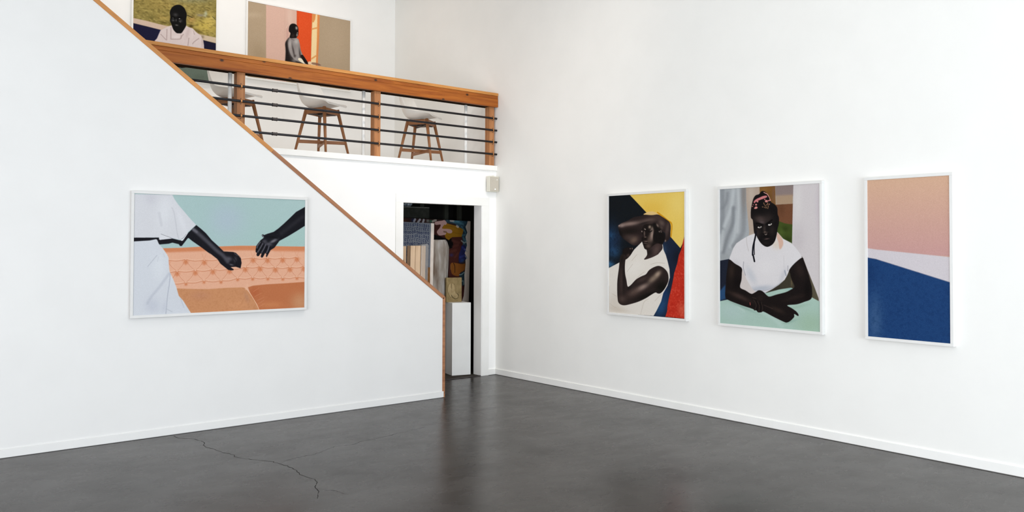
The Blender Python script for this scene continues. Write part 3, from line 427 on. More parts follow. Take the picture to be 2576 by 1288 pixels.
',["S","c56f47",[810,623,806,645,801,666],3,2,0.55,"s",1],["S","c56f47",[810,623,821,638,831,653],3,2,0.55,"s",1],["B","cf7d52",[904,644,911,644,905,668],0.75,"s"],["B","cf7d52",[912,642,918,642,918,662],0.5,"s"],["B","cf'
'7d52",[897,641,904,641,891,662],0.5,"s"],["P","cc7a4f",[904,619,919,656,910,666,899,666,890,655],9,0.55,"s","",1],["P","d58d65",[904,622,928,634,925,645,904,633,884,644,881,633],7,0.45,"s","",1],["S","c56f47",[904,622,90'
'4,648,905,673],3,2,0.55,"s",1],["S","c56f47",[904,622,910,644,915,666],3,2,0.55,"s",1],["S","c56f47",[904,622,899,644,894,666],3,2,0.55,"s",1],["S","c56f47",[904,622,915,637,925,652],3,2,0.55,"s",1],["B","cf7d52",[996,64'
'0,1003,640,996,663],0.75,"s"],["B","cf7d52",[1003,637,1010,637,1010,658],0.5,"s"],["B","cf7d52",[988,637,995,637,982,657],0.5,"s"],["P","cc7a4f",[996,614,1010,651,1001,662,991,662,981,650],9,0.55,"s","",1],["P","d58d65",'
'[996,618,1019,629,1017,640,996,629,975,639,972,628],7,0.45,"s","",1],["S","c56f47",[996,618,996,643,996,669],3,2,0.55,"s",1],["S","c56f47",[996,618,1001,640,1006,662],3,2,0.55,"s",1],["S","c56f47",[996,618,990,640,985,66'
'2],3,2,0.55,"s",1],["S","c56f47",[996,618,1006,633,1017,648],3,2,0.55,"s",1],["S","bf6e47",[133,645,182,656,231,643],8,4,0.7,"s",1],["S","f0c7ad",[133,637,182,646,231,635],8,5,0.5,"s",1],["S","bf6e47",[231,643,281,653,33'
'2,639],8,4,0.7,"s",1],["S","f0c7ad",[231,635,281,643,332,631],8,5,0.5,"s",1],["S","bf6e47",[332,639,382,648,432,633],8,4,0.7,"s",1],["S","f0c7ad",[332,631,382,638,432,624],8,5,0.5,"s",1],["S","bf6e47",[432,633,480,643,52'
'9,629],8,4,0.7,"s",1],["S","f0c7ad",[432,624,480,633,529,620],8,5,0.5,"s",1],["S","bf6e47",[529,629,576,635,623,616],8,4,0.7,"s",1],["S","f0c7ad",[529,620,576,624,623,608],8,5,0.5,"s",1],["S","bf6e47",[623,616,669,627,71'
'4,613],8,4,0.7,"s",1],["S","f0c7ad",[623,608,669,616,714,604],8,5,0.5,"s",1],["S","bf6e47",[714,613,762,631,810,623],8,4,0.7,"s",1],["S","f0c7ad",[714,604,762,620,810,614],8,5,0.5,"s",1],["S","bf6e47",[810,623,857,636,90'
'4,622],8,4,0.7,"s",1],["S","f0c7ad",[810,614,857,625,904,613],8,5,0.5,"s",1],["S","bf6e47",[904,622,950,633,996,618],8,4,0.7,"s",1],["S","f0c7ad",[904,613,950,622,995,608],8,5,0.5,"s",1],["B","cf7d52",[183,752,187,752,18'
'3,765],0.75,"s"],["B","cf7d52",[187,751,190,751,190,762],0.5,"s"],["B","cf7d52",[180,750,183,750,177,761],0.5,"s"],["P","cc7a4f",[183,737,190,758,186,764,181,764,176,758],9,0.55,"s","",1],["P","d58d65",[183,740,195,746,1'
'94,752,183,746,173,752,172,745],7,0.45,"s","",1],["S","c56f47",[183,740,183,763,183,768],3,2,0.55,"s",1],["S","c56f47",[183,740,188,760,189,764],3,2,0.55,"s",1],["S","c56f47",[183,740,179,760,178,764],3,2,0.55,"s",1],["S'
'","c56f47",[183,740,192,754,194,756],3,2,0.55,"s",1],["B","cf7d52",[281,754,284,754,281,767],0.75,"s"],["B","cf7d52",[284,752,288,753,288,764],0.5,"s"],["B","cf7d52",[277,752,280,752,274,763],0.5,"s"],["P","cc7a4f",[280,'
'738,288,760,283,766,278,766,273,760],9,0.55,"s","",1],["P","d58d65",[280,742,292,748,291,754,280,748,270,753,269,747],7,0.45,"s","",1],["S","c56f47",[280,742,281,765,281,770],3,2,0.55,"s",1],["S","c56f47",[280,742,285,76'
'2,286,766],3,2,0.55,"s",1],["S","c56f47",[280,742,276,762,275,766],3,2,0.55,"s",1],["S","c56f47",[280,742,289,755,291,758],3,2,0.55,"s",1],["B","cf7d52",[382,740,385,741,382,753],0.75,"s"],["B","cf7d52",[386,739,389,739,'
'389,751],0.5,"s"],["B","cf7d52",[378,739,381,739,375,750],0.5,"s"],["P","cc7a4f",[382,725,389,747,385,753,379,753,374,746],9,0.55,"s","",1],["P","d58d65",[382,728,394,735,393,741,382,734,371,740,370,734],7,0.45,"s","",1]'
',["S","c56f47",[382,728,382,752,382,757],3,2,0.55,"s",1],["S","c56f47",[382,728,386,749,387,753],3,2,0.55,"s",1],["S","c56f47",[382,728,377,748,376,752],3,2,0.55,"s",1],["S","c56f47",[382,728,391,742,393,745],3,2,0.55,"s'
'",1],["B","cf7d52",[480,744,484,744,480,757],0.75,"s"],["B","cf7d52",[484,743,487,743,487,754],0.5,"s"],["B","cf7d52",[476,742,480,743,473,754],0.5,"s"],["P","cc7a4f",[480,728,488,751,483,757,477,756,472,750],9,0.55,"s",'
'"",1],["P","d58d65",[480,732,492,738,491,745,480,738,469,744,467,737],7,0.45,"s","",1],["S","c56f47",[480,732,480,756,480,761],3,2,0.55,"s",1],["S","c56f47",[480,732,485,753,486,757],3,2,0.55,"s",1],["S","c56f47",[480,73'
'2,475,752,474,756],3,2,0.55,"s",1],["S","c56f47",[480,732,489,746,491,749],3,2,0.55,"s",1],["B","cf7d52",[578,726,582,726,578,740],0.75,"s"],["B","cf7d52",[582,725,586,725,586,737],0.5,"s"],["B","cf7d52",[574,725,578,725'
',571,736],0.5,"s"],["P","cc7a4f",[578,710,586,733,581,739,575,739,570,732],9,0.55,"s","",1],["P","d58d65",[578,714,591,720,589,727,578,720,567,726,565,720],7,0.45,"s","",1],["S","c56f47",[578,714,578,738,578,743],3,2,0.5'
'5,"s",1],["S","c56f47",[578,714,583,735,584,739],3,2,0.55,"s",1],["S","c56f47",[578,714,573,735,572,739],3,2,0.55,"s",1],["S","c56f47",[578,714,588,728,589,731],3,2,0.55,"s",1],["B","cf7d52",[669,724,673,724,669,738],0.7'
'5,"s"],["B","cf7d52",[673,723,677,723,677,735],0.5,"s"],["B","cf7d52",[665,722,669,722,662,734],0.5,"s"],["P","cc7a4f",[669,708,677,731,672,737,666,737,661,730],9,0.55,"s","",1],["P","d58d65",[669,711,682,718,681,724,669'
',718,658,724,656,717],7,0.45,"s","",1],["S","c56f47",[669,711,669,736,669,741],3,2,0.55,"s",1],["S","c56f47",[669,711,674,733,675,737],3,2,0.55,"s",1],["S","c56f47",[669,711,664,732,663,737],3,2,0.55,"s",1],["S","c56f47"'
',[669,711,679,726,681,729],3,2,0.55,"s",1],["B","cf7d52",[763,727,767,727,763,741],0.75,"s"],["B","cf7d52",[767,726,771,726,771,738],0.5,"s"],["B","cf7d52",[759,725,762,726,755,737],0.5,"s"],["P","cc7a4f",[763,711,771,73'
'4,766,740,760,740,755,733],9,0.55,"s","",1],["P","d58d65",[763,714,776,721,775,728,763,721,751,727,749,720],7,0.45,"s","",1],["S","c56f47",[763,714,763,739,763,744],3,2,0.55,"s",1],["S","c56f47",[763,714,768,736,769,740]'
',3,2,0.55,"s",1],["S","c56f47",[763,714,758,736,757,740],3,2,0.55,"s",1],["S","c56f47",[763,714,773,729,775,732],3,2,0.55,"s",1],["B","cf7d52",[858,732,862,732,859,746],0.75,"s"],["B","cf7d52",[863,730,867,731,867,743],0'
'.5,"s"],["B","cf7d52",[854,730,858,730,851,742],0.5,"s"],["P","cc7a4f",[858,715,867,739,862,745,856,745,850,738],9,0.55,"s","",1],["P","d58d65",[858,719,872,726,871,732,858,725,846,731,845,725],7,0.45,"s","",1],["S","c56'
'f47",[858,719,859,744,859,749],3,2,0.55,"s",1],["S","c56f47",[858,719,864,741,865,745],3,2,0.55,"s",1],["S","c56f47",[858,719,853,740,852,745],3,2,0.55,"s",1],["S","c56f47",[858,719,869,734,871,737],3,2,0.55,"s",1],["B",'
'"cf7d52",[950,727,954,727,950,741],0.75,"s"],["B","cf7d52",[955,726,959,726,959,738],0.5,"s"],["B","cf7d52",[946,725,950,725,942,738],0.5,"s"],["P","cc7a4f",[950,710,959,734,953,740,947,740,942,733],9,0.55,"s","",1],["P"'
',"d58d65",[950,714,964,721,963,728,950,721,938,727,936,720],7,0.45,"s","",1],["S","c56f47",[950,714,950,740,950,745],3,2,0.55,"s",1],["S","c56f47",[950,714,956,736,957,741],3,2,0.55,"s",1],["S","c56f47",[950,714,945,736,'
'944,740],3,2,0.55,"s",1],["S","c56f47",[950,714,961,729,963,732],3,2,0.55,"s",1],["B","cf7d52",[1046,730,1050,731,1046,745],0.75,"s"],["B","cf7d52",[1050,729,1055,729,1054,742],0.5,"s"],["B","cf7d52",[1041,729,1046,729,1'
'037,741],0.5,"s"],["P","cc7a4f",[1046,713,1055,737,1049,744,1043,744,1037,737],9,0.55,"s","",1],["P","d58d65",[1046,717,1060,724,1059,731,1046,724,1033,730,1031,723],7,0.45,"s","",1],["S","c56f47",[1046,717,1046,743,1046'
',748],3,2,0.55,"s",1],["S","c56f47",[1046,717,1051,739,1052,744],3,2,0.55,"s",1],["S","c56f47",[1046,717,1041,739,1040,744],3,2,0.55,"s",1],["S","c56f47",[1046,717,1057,732,1059,735],3,2,0.55,"s",1],["S","bf6e47",[183,74'
'0,232,753,280,742],8,4,0.7,"s",1],["S","f0c7ad",[183,732,232,742,280,733],8,5,0.5,"s",1],["S","bf6e47",[280,742,331,747,382,728],8,4,0.7,"s",1],["S","f0c7ad",[280,733,331,737,382,720],8,5,0.5,"s",1],["S","bf6e47",[382,72'
'8,431,742,480,732],8,4,0.7,"s",1],["S","f0c7ad",[382,720,430,732,480,723],8,5,0.5,"s",1],["S","bf6e47",[480,732,529,735,578,714],8,4,0.7,"s",1],["S","f0c7ad",[480,723,529,724,578,705],8,5,0.5,"s",1],["S","bf6e47",[578,71'
'4,623,725,669,711],8,4,0.7,"s",1],["S","f0c7ad",[578,705,623,714,669,702],8,5,0.5,"s",1],["S","bf6e47",[669,711,716,725,763,714],8,4,0.7,"s",1],["S","f0c7ad",[669,702,716,715,763,705],8,5,0.5,"s",1],["S","bf6e47",[763,71'
'4,810,729,858,719],8,4,0.7,"s",1],["S","f0c7ad",[763,705,810,718,858,710],8,5,0.5,"s",1],["S","bf6e47",[858,719,904,729,950,714],8,4,0.7,"s",1],["S","f0c7ad",[858,710,904,718,950,705],8,5,0.5,"s",1],["S","bf6e47",[950,71'
'4,998,728,1046,717],8,4,0.7,"s",1],["S","f0c7ad",[950,705,998,717,1046,708],8,5,0.5,"s",1],["S","c06f49",[176,548,158,603,133,645],6,3,0.7,"s",1],["S","f2cdb5",[178,548,161,603,136,645],3,3,0.5,"s",1],["S","c06f49",[176,'
'548,200,602,231,643],6,3,0.7,"s",1],["S","f2cdb5",[178,548,203,602,233,643],3,3,0.5,"s",1],["S","c06f49",[278,545,257,601,231,643],6,3,0.7,"s",1],["S","f2cdb5",[280,545,260,601,233,643],3,3,0.5,"s",1],["S","c06f49",[278,'
'545,302,599,332,639],6,3,0.7,"s",1],["S","f2cdb5",[280,545,304,599,334,639],3,3,0.5,"s",1],["S","c06f49",[382,551,360,602,332,639],6,3,0.7,"s",1],["S","f2cdb5",[384,551,363,602,334,639],3,3,0.5,"s",1],["S","c06f49",[382,'
'551,403,599,432,633],6,3,0.7,"s",1],["S","f2cdb5",[384,551,406,599,434,633],3,3,0.5,"s",1],["S","c06f49",[487,539,463,593,432,633],6,3,0.7,"s",1],["S","f2cdb5",[490,539,466,593,434,633],3,3,0.5,"s",1],["S","c06f49",[487,'
'539,505,591,529,629],6,3,0.7,"s",1],["S","f2cdb5",[490,539,508,591,531,629],3,3,0.5,"s",1],["S","c06f49",[671,535,651,583,623,616],6,3,0.7,"s",1],["S","f2cdb5",[673,535,654,583,626,616],3,3,0.5,"s",1],["S","c06f49",[671,'
'535,689,581,714,613],6,3,0.7,"s",1],["S","f2cdb5",[673,535,692,581,717,613],3,3,0.5,"s",1],["S","c06f49",[760,537,741,582,714,613],6,3,0.7,"s",1],["S","f2cdb5",[763,537,744,582,717,613],3,3,0.5,"s",1],["S","c06f49",[760,'
'537,781,587,810,623],6,3,0.7,"s",1],["S","f2cdb5",[763,537,784,587,813,623],3,3,0.5,"s",1],["S","c06f49",[856,536,837,587,810,623],6,3,0.7,"s",1],["S","f2cdb5",[858,536,840,587,813,623],3,3,0.5,"s",1],["S","c06f49",[856,'
'536,876,586,904,622],6,3,0.7,"s",1],["S","f2cdb5",[858,536,879,586,907,622],3,3,0.5,"s",1],["S","c06f49",[949,529,931,583,904,622],6,3,0.7,"s",1],["S","f2cdb5",[952,529,934,583,907,622],3,3,0.5,"s",1],["S","c06f49",[949,'
'529,968,580,996,618],6,3,0.7,"s",1],["S","f2cdb5",[952,529,972,580,998,618],3,3,0.5,"s",1],["S","c06f49",[133,645,155,699,183,740],6,3,0.7,"s",1],["S","f2cdb5",[136,645,158,699,185,740],3,3,0.5,"s",1],["S","c06f49",[231,'
'643,210,699,183,740],6,3,0.7,"s",1],["S","f2cdb5",[233,643,213,699,185,740],3,3,0.5,"s",1],["S","c06f49",[231,643,252,699,280,742],6,3,0.7,"s",1],["S","f2cdb5",[233,643,255,699,283,742],3,3,0.5,"s",1],["S","c06f49",[332,'
'639,310,698,280,742],6,3,0.7,"s",1],["S","f2cdb5",[334,639,312,698,283,742],3,3,0.5,"s",1],["S","c06f49",[332,639,354,690,382,728],6,3,0.7,"s",1],["S","f2cdb5",[334,639,356,690,384,728],3,3,0.5,"s",1],["S","c06f49",[432,'
'633,410,688,382,728],6,3,0.7,"s",1],["S","f2cdb5",[434,633,413,688,384,728],3,3,0.5,"s",1],["S","c06f49",[432,633,452,689,480,732],6,3,0.7,"s",1],["S","f2cdb5",[434,633,455,689,482,732],3,3,0.5,"s",1],["S","c06f49",[529,'
'629,508,688,480,732],6,3,0.7,"s",1],["S","f2cdb5",[531,629,511,688,482,732],3,3,0.5,"s",1],["S","c06f49",[529,629,550,678,578,714],6,3,0.7,"s",1],["S","f2cdb5",[531,629,553,678,580,714],3,3,0.5,"s",1],["S","c06f49",[623,'
'616,604,672,578,714],6,3,0.7,"s",1],["S","f2cdb5",[626,616,607,672,580,714],3,3,0.5,"s",1],["S","c06f49",[623,616,643,671,669,711],6,3,0.7,"s",1],["S","f2cdb5",[626,616,646,671,672,711],3,3,0.5,"s",1],["S","c06f49",[714,'
'613,695,669,669,711],6,3,0.7,"s",1],["S","f2cdb5",[717,613,698,669,672,711],3,3,0.5,"s",1],["S","c06f49",[714,613,735,670,763,714],6,3,0.7,"s",1],["S","f2cdb5",[717,613,738,670,765,714],3,3,0.5,"s",1],["S","c06f49",[810,'
'623,790,676,763,714],6,3,0.7,"s",1],["S","f2cdb5",[813,623,793,676,765,714],3,3,0.5,"s",1],["S","c06f49",[810,623,831,678,858,719],6,3,0.7,"s",1],["S","f2cdb5",[813,623,834,678,861,719],3,3,0.5,"s",1],["S","c06f49",[904,'
'622,885,678,858,719],6,3,0.7,"s",1],["S","f2cdb5",[907,622,888,678,861,719],3,3,0.5,"s",1],["S","c06f49",[904,622,923,675,950,714],6,3,0.7,"s",1],["S","f2cdb5",[907,622,926,675,953,714],3,3,0.5,"s",1],["S","c06f49",[996,'
'618,977,673,950,714],6,3,0.7,"s",1],["S","f2cdb5",[998,618,980,673,953,714],3,3,0.5,"s",1],["S","c06f49",[996,618,1017,674,1046,717],6,3,0.7,"s",1],["S","f2cdb5",[998,618,1020,674,1048,717],3,3,0.5,"s",1],["S","c97a50",['
'368,496,375,523,382,551],5,4,0.4,"s",1],["S","c97a50",[393,496,387,524,382,551],5,4,0.4,"s",1],["S","c97a50",[473,483,480,511,487,539],5,4,0.4,"s",1],["S","c97a50",[499,483,493,511,487,539],5,4,0.4,"s",1],["S","c97a50",['
'656,478,663,506,671,535],5,4,0.4,"s",1],["S","c97a50",[683,478,677,507,671,535],5,4,0.4,"s",1],["S","c97a50",[745,480,752,508,760,537],5,4,0.4,"s",1],["S","c97a50",[772,480,766,508,760,537],5,4,0.4,"s",1],["S","c97a50",['
'840,478,848,507,856,536],5,4,0.4,"s",1],["S","c97a50",[868,478,862,507,856,536],5,4,0.4,"s",1],["S","c97a50",[933,470,941,499,949,529],5,4,0.4,"s",1],["S","c97a50",[962,470,955,500,949,529],5,4,0.4,"s",1],["B","f3d8c6",['
'176,548,179,548,176,553],0.9,"s"],["B","f3d8c6",[278,545,280,545,278,550],0.9,"s"],["B","f3d8c6",[382,551,385,551,382,555],0.9,"s"],["B","f3d8c6",[487,539,490,539,488,543],0.9,"s"],["B","f3d8c6",[671,535,674,535,671,540]'
',0.9,"s"],["B","f3d8c6",[760,537,763,537,760,542],0.9,"s"],["B","f3d8c6",[856,536,859,536,856,541],0.9,"s"],["B","f3d8c6",[949,529,953,529,949,534],0.9,"s"],["B","f3d8c6",[133,645,136,645,134,649],0.9,"s"],["B","f3d8c6",'
'[231,643,234,643,231,648],0.9,"s"],["B","f3d8c6",[332,639,335,639,332,644],0.9,"s"],["B","f3d8c6",[432,633,435,633,432,638],0.9,"s"],["B","f3d8c6",[529,629,532,629,529,634],0.9,"s"],["B","f3d8c6",[623,616,627,616,623,621'
'],0.9,"s"],["B","f3d8c6",[714,613,717,613,714,617],0.9,"s"],["B","f3d8c6",[810,623,814,623,810,628],0.9,"s"],["B","f3d8c6",[904,622,908,622,904,627],0.9,"s"],["B","f3d8c6",[996,618,999,618,996,622],0.9,"s"],["B","f3d8c6"'
',[183,740,186,740,183,744],0.9,"s"],["B","f3d8c6",[280,742,283,742,280,746],0.9,"s"],["B","f3d8c6",[382,728,385,728,382,733],0.9,"s"],["B","f3d8c6",[480,732,483,732,480,736],0.9,"s"],["B","f3d8c6",[578,714,581,714,578,71'
'8],0.9,"s"],["B","f3d8c6",[669,711,672,711,669,716],0.9,"s"],["B","f3d8c6",[763,714,766,714,763,719],0.9,"s"],["B","f3d8c6",[858,719,862,719,858,724],0.9,"s"],["B","f3d8c6",[950,714,954,714,950,719],0.9,"s"],["B","f3d8c6'
'",[1046,717,1049,717,1046,722],0.9,"s"],["P","c98d63",[17,775,235,789,346,799,404,802,522,796,604,796,622,802,633,818,654,853,684,915,702,971,711,1006,512,1005,291,1016,19,1008],2,1,"","d",0],["B","bb8266",[361,856,419,8'
'59,361,895],0.5,"d"],["B","d6986c",[582,947,655,951,583,980],0.6,"d"],["B","b08068",[634,886,647,880,646,935],0.5,"d"],["N","b4774f",0.3,10,"d",4,1],["P","bc7149",[641,797,671,784,757,775,863,771,1008,762,1009,1005,711,1'
'002,699,954,672,897,654,845],2,1,"","e",0],["B","b4603b",[683,846,708,878,661,884],0.7,"e"],["B","c9946c",[974,950,1037,954,974,1038],0.8,"e"],["B","cf8658",[788,960,865,965,788,990],0.6,"e"],["S","cf8a66",[683,881,725,8'
'53],9,5,0.6,"e",1],["S","cf8a66",[698,916,740,892],9,5,0.6,"e",1],["S","cf8a66",[702,950,740,918],9,5,0.6,"e",1],["S","cf8a66",[708,976,743,948],9,5,0.6,"e",1],["S","cf8a66",[674,837,710,805],9,5,0.6,"e",1],["S","ecc0a0"'
',[630,805,651,845,672,893,696,954,711,1002],10,2,0.9,"",1],["S","e6b496",[636,776,630,810],40,15,0.7,"",1],["P","d5d5d9",[-62,8,201,0,212,33,234,81,267,138,300,196,334,250,312,280,287,315,263,364,241,382,236,375,198,364,'
'132,360,-59,368],2,1,"","w",0],["B","e0e1e4",[157,155,196,165,142,298],0.7,"w"],["B","c9c8cf",[85,36,117,34,86,97],0.6,"w"],["S","bfbfc5",[199,108,213,161,230,323,241,377],14,8,0.7,"w",1],["B","e2e2e6",[251,214,266,205,2'
'80,332],0.5,"w"],["S","c2c2c8",[131,157,144,259],40,20,0.5,"w",1],["P","15141a",[-60,364,131,361,153,376,198,365,239,381,260,385,289,320,335,251,362,283,390,320,424,380,462,431,494,477,520,479,508,478,549,482,567,491,582'
',513,594,541,583,508,596,538,601,580,595,627,566,612,535,615,554,634,553,642,538,644,521,638,509,625,521,638,476,584,458,544,408,485,420,503,360,436,312,386,293,362,288,364,255,431,246,430,239,415,204,402,185,411,135,418'
',119,399,-59,396],1.5,1,"","b",0],["S","56555d",[323,292,356,334,408,405,453,469,490,512,518,566],62,26,0.75,"b",1],["S","74727a",[314,284,337,309],40,18,0.7,"b",1],["B","5a5860",[526,541,544,551,521,559],0.8,"b"],["B","'
'4b4a50",[563,550,574,550,563,579],0.6,"b"],["B","6b686e",[540,594,554,599,539,602],0.7,"b"],["S","0a0a0d",[551,529,566,562,569,600],10,4,0.8,"b",1],["S","45434a",[558,496,576,513],20,8,0.7,"b",1],["P","dcdce0",[141,333,1'
'72,347,200,363,196,369,155,376,137,380,132,368],1.5,1,"","",1],["S","55545c",[142,331,172,348,200,363],5,1.5,0.9,"",1],["P","dedee2",[289,318,279,329,266,360,250,381,260,385,274,356],1.5,1,"","",1],["S","4a4952",[279,329'
',266,358,255,371],4,1.5,0.8,"",1],["P","d2d5db",[-59,400,83,385,116,374,122,378,132,415,154,452,167,481,175,504,170,484,184,527,188,612,191,646,210,707,228,776,242,850,267,894,290,951,313,1007,-7,1018],2,1,"","p",0],["B"'
',"c2c5d0",[103,926,138,897,124,982],0.7,"p"],["B","dde0e4",[136,611,174,612,137,717],0.6,"p"],["S","aeb1bd",[194,664,191,740,181,851,173,1001],14,6,0.8,"p",1],["S","b3b6c0",[122,509,95,560,74,601],12,6,0.7,"p",1],["S","b'
'7bac5",[188,663,137,772,97,846,76,903],40,20,0.6,"p",1],["S","b4b7c2",[174,956,207,982],12,6,0.7,"p",1],["S","bbbec8",[251,871,271,950],14,8,0.7,"p",1],["B","c5c8d2",[163,943,174,946,157,997],0.7,"p"],["S","bcbfc8",[130,'
'522,126,560],8,4,0.6,"p",1],["S","bcbfc8",[157,493,162,523],8,4,0.6,"p",1],["P","14141a",[1014,51,975,85,942,112,904,166,866,219,828,268,798,300,759,318,738,330,729,323,722,330,727,345,736,354,716,377,701,404,689,430,686'
',461,686,483,694,491,691,511,699,522,707,517,716,496,723,497,717,523,724,535,732,528,745,492,753,501,750,524,756,529,764,506,779,466,804,443,822,407,835,381,889,339,943,292,1015,226],1.5,1,"","h",0],["B","77757c",[797,38'
'3,822,364,802,395],0.9,"h"],["B","64626a",[766,412,790,421,763,427],0.7,"h"],["B","55535b",[741,386,757,385,741,403],0.7,"h"],["S","8c8a90",[724,329,735,348],16,6,0.8,"h",1],["S","66646c",[714,395,698,426,694,446],22,9,0'
'.75,"h",1],["S","66646c",[729,408,714,448,699,483],22,9,0.75,"h",1],["S","66646c",[748,417,735,457,723,488],22,9,0.75,"h",1],["S","66646c",[769,430,763,461,754,488],22,9,0.75,"h",1],["S","070709",[723,390,705,439,691,470'
'],8,3,0.9,"h",1],["S","070709",[735,421,717,466,705,501],8,3,0.9,"h",1],["S","070709",[757,430,745,470],8,3,0.9,"h",1],["S","070709",[779,439,770,466],8,3,0.9,"h",1],["S","2e2d33",[988,154,904,248,847,312],70,40,0.6,"h",'
'1],["S","08080a",[753,345,797,349,822,358],16,8,0.7,"h",1]],"beard":[["P","8f8148",[0,0,1000,0,1000,1000,0,1000],0,1,"","",0],["B","b59b55",[337,515,446,516,331,541],0.7,""],["B","c6ae55",[866,523,1044,503,868,597],0.9,"'
'"],["B","d1b964",[924,464,983,457,925,530],0.6,""],["B","6a5f30",[228,521,301,512,228,541],0.6,""],["B","b98f52",[692,491,742,485,693,523],0.7,""],["B","4a3a18",[685,547,712,544,686,562],0.9,""],["B","55481f",[356,554,41'
'4,554,354,564],0.7,""],["B","5f5024",[770,579,827,590,761,594],0.8,""],["B","8d8579",[807,441,868,440,804,454],0.8,""],["B","b9c5b8",[865,421,888,418,865,447],0.7,""],["B","a58d4c",[409,397,747,354,410,461],0.6,""],["B",'
'"7d8a80",[708,294,980,258,709,346],0.6,""],["N","4f4420",0.4,12,"",6,3],["N","dcc774",0.3,16,"",8,3],["S","3a351c",[642,461,699,472],16,4,0.8,"",1],["S","4a4a35",[955,434,999,458],14,5,0.7,"",1],["P","d0b7a4",[-159,552,1'
'71,565,302,574,412,578,487,631,317,622,172,610,-158,591],3,1,"","",0],["P","cdb9a0",[771,600,829,603,1010,609,1010,657,841,648,752,654],3,1,"","",0],["B","7d6c55",[829,622,852,620,829,638],0.7,""],["P","1c1b36",[-158,591'
',172,610,339,620,343,851,-153,875],2,1,"","",0],["P","1a1930",[791,645,841,648,1010,659,1013,812,793,807],2,1,"","",0],["P","69766a",[55,957,489,908,1042,840,1235,822,1239,1063,58,1158],2,1,"","g",0],["B","5a655a",[808,9'
'72,902,964,809,1004],0.6,"g"],["P","d8c9c6",[412,578,448,566,621,546,647,556,705,563,751,589,813,616,839,650,850,691,856,853,271,909,251,714,275,695,296,658,317,622],2,1,"","s",0],["S","a58f8c",[441,585,441,680],14,6,0.7'
',"s",1],["S","a58f8c",[443,682,555,668,565,638],14,6,0.7,"s",1],["S","a58f8c",[713,580,728,610],14,6,0.7,"s",1],["S","a58f8c",[660,651,650,712],14,6,0.7,"s",1],["S","a58f8c",[783,640,729,672,707,693],14,6,0.7,"s",1],["S"'
',"a58f8c",[321,655,384,694],14,6,0.7,"s",1],["S","a58f8c",[394,606,391,693],14,6,0.7,"s",1],["S","a58f8c",[592,625,558,657],14,6,0.7,"s",1],["B","c0acaa",[644,609,666,610,626,661],0.5,"s"],["B","e6dbd9",[506,655,551,650,'
'506,670],0.6,"s"],["B","b7a3a0",[830,659,845,657,830,711],0.6,"s"],["B","e3d5d2",[705,607,720,607,693,660],0.5,"s"],["P","17140f",[311,851,669,882,637,898,578,909,538,907,312,909],3,1,"","",0],["P","100f0f",[425,464,432,'
'496,429,530,445,556,468,597,505,622,535,623,567,618,591,594,620,557,626,533,624,499,631,460,623,435,599,404,558,386,513,387,468,405,439,431],2,1,"","f",1],["B","4a4949",[495,473,525,470,496,489],0.7,"f"],["B","5a5858",[4'
'66,523,485,521,467,533],0.8,"f"],["B","4f4d4d",[556,518,579,515,556,531],0.7,"f"],["B","6b6866",[502,518,509,517,502,530],0.7,"f"],["B","726c68",[510,558,530,558,508,564],0.9,"f"],["B","c8c4c0",[466,504,474,505,465,506],'
'0.9,"f"],["B","d8d2ce",[544,500,553,500,543,503],0.95,"f"],["B","070707",[473,503,478,502,474,506],1,"f"],["B","070707",[554,500,558,500,554,503],1,"f"],["S","050505",[447,497,485,496],20,6,0.8,"f",1],["S","050505",[526,'
'492,571,488],20,6,0.8,"f",1],["S","6a6766",[545,522,556,528],10,5,0.7,"f",1]],"wall":[["P","b19c81",[0,0,1000,0,1000,1000,0,1000],0,1,"","",0],["B","a08b6e",[109,676,172,609,167,807],0.6,""],["B","bba58a",[853,332,983,30'
'1,855,683],0.6,""],["B","c4b096",[38,174,128,149,39,213],0.5,""],["P","d7b2a1",[164,-166,455,-252,457,400,364,720,361,1057,172,1092],2,1,"","p",0],["B","e3c8b8",[388,106,417,98,389,309],0.5,"p"],["S","f0ddc6",[368,223,35'
'8,263],14,8,0.9,"p",1],["B","b98d84",[368,334,382,331,369,469],0.5,"p"],["B","caa594",[343,388,349,386,345,791],0.4,"p"],["P","df5328",[455,-252,613,-300,602,324,598,943,462,970],2,1,"","r",0],["B","c9431c",[465,187,477,'
'184,466,391],0.5,"r"],["N","e86236",0.3,12,"r",4,1],["P","de9153",[611,-299,693,-323,678,236,665,930,596,944,603,393],2,1,"","o",0],["P","f2d7a3",[648,-310,665,-315,660,33,657,380,643,935,598,943,605,323,611,119,623,119,'
'638,73,645,-11],3,1,"","",0],["S","e09a5a",[609,215,661,185],40,8,0.9,"",1],["S","df9a58",[604,633,648,582],40,10,0.9,"",1],["S","d98850",[677,28,674,375,654,726],34,10,0.7,"",1],["P","8e8784",[390,386,449,370,476,392,48'
'8,447,496,527,513,585,550,652,577,711,578,810,360,855,354,655,349,481,364,426],2,1,"","b",0],["P","211b1a",[390,383,376,461,384,553,410,642,454,690,507,709,526,725,459,835,355,856,353,587,348,481,362,430],5,1,"","d",1],['
'"B","a09894",[393,511,412,502,407,641],0.8,"b"],["B","b4aca8",[395,470,408,468,392,524],0.8,"b"],["B","bdb6b2",[455,428,479,422,455,469],0.8,"b"],["B","3a3230",[427,564,435,559,441,653],0.8,"b"],["B","3c3432",[444,628,45'
'6,625,444,648],0.9,"b"],["B","a49c98",[463,562,482,558,463,671],0.6,"b"],["B","b0a8a4",[439,683,456,703,419,716],0.6,"b"],["B","2d2625",[492,596,501,592,500,676],0.8,"b"],["B","8d8582",[509,593,519,585,524,647],0.6,"b"],'
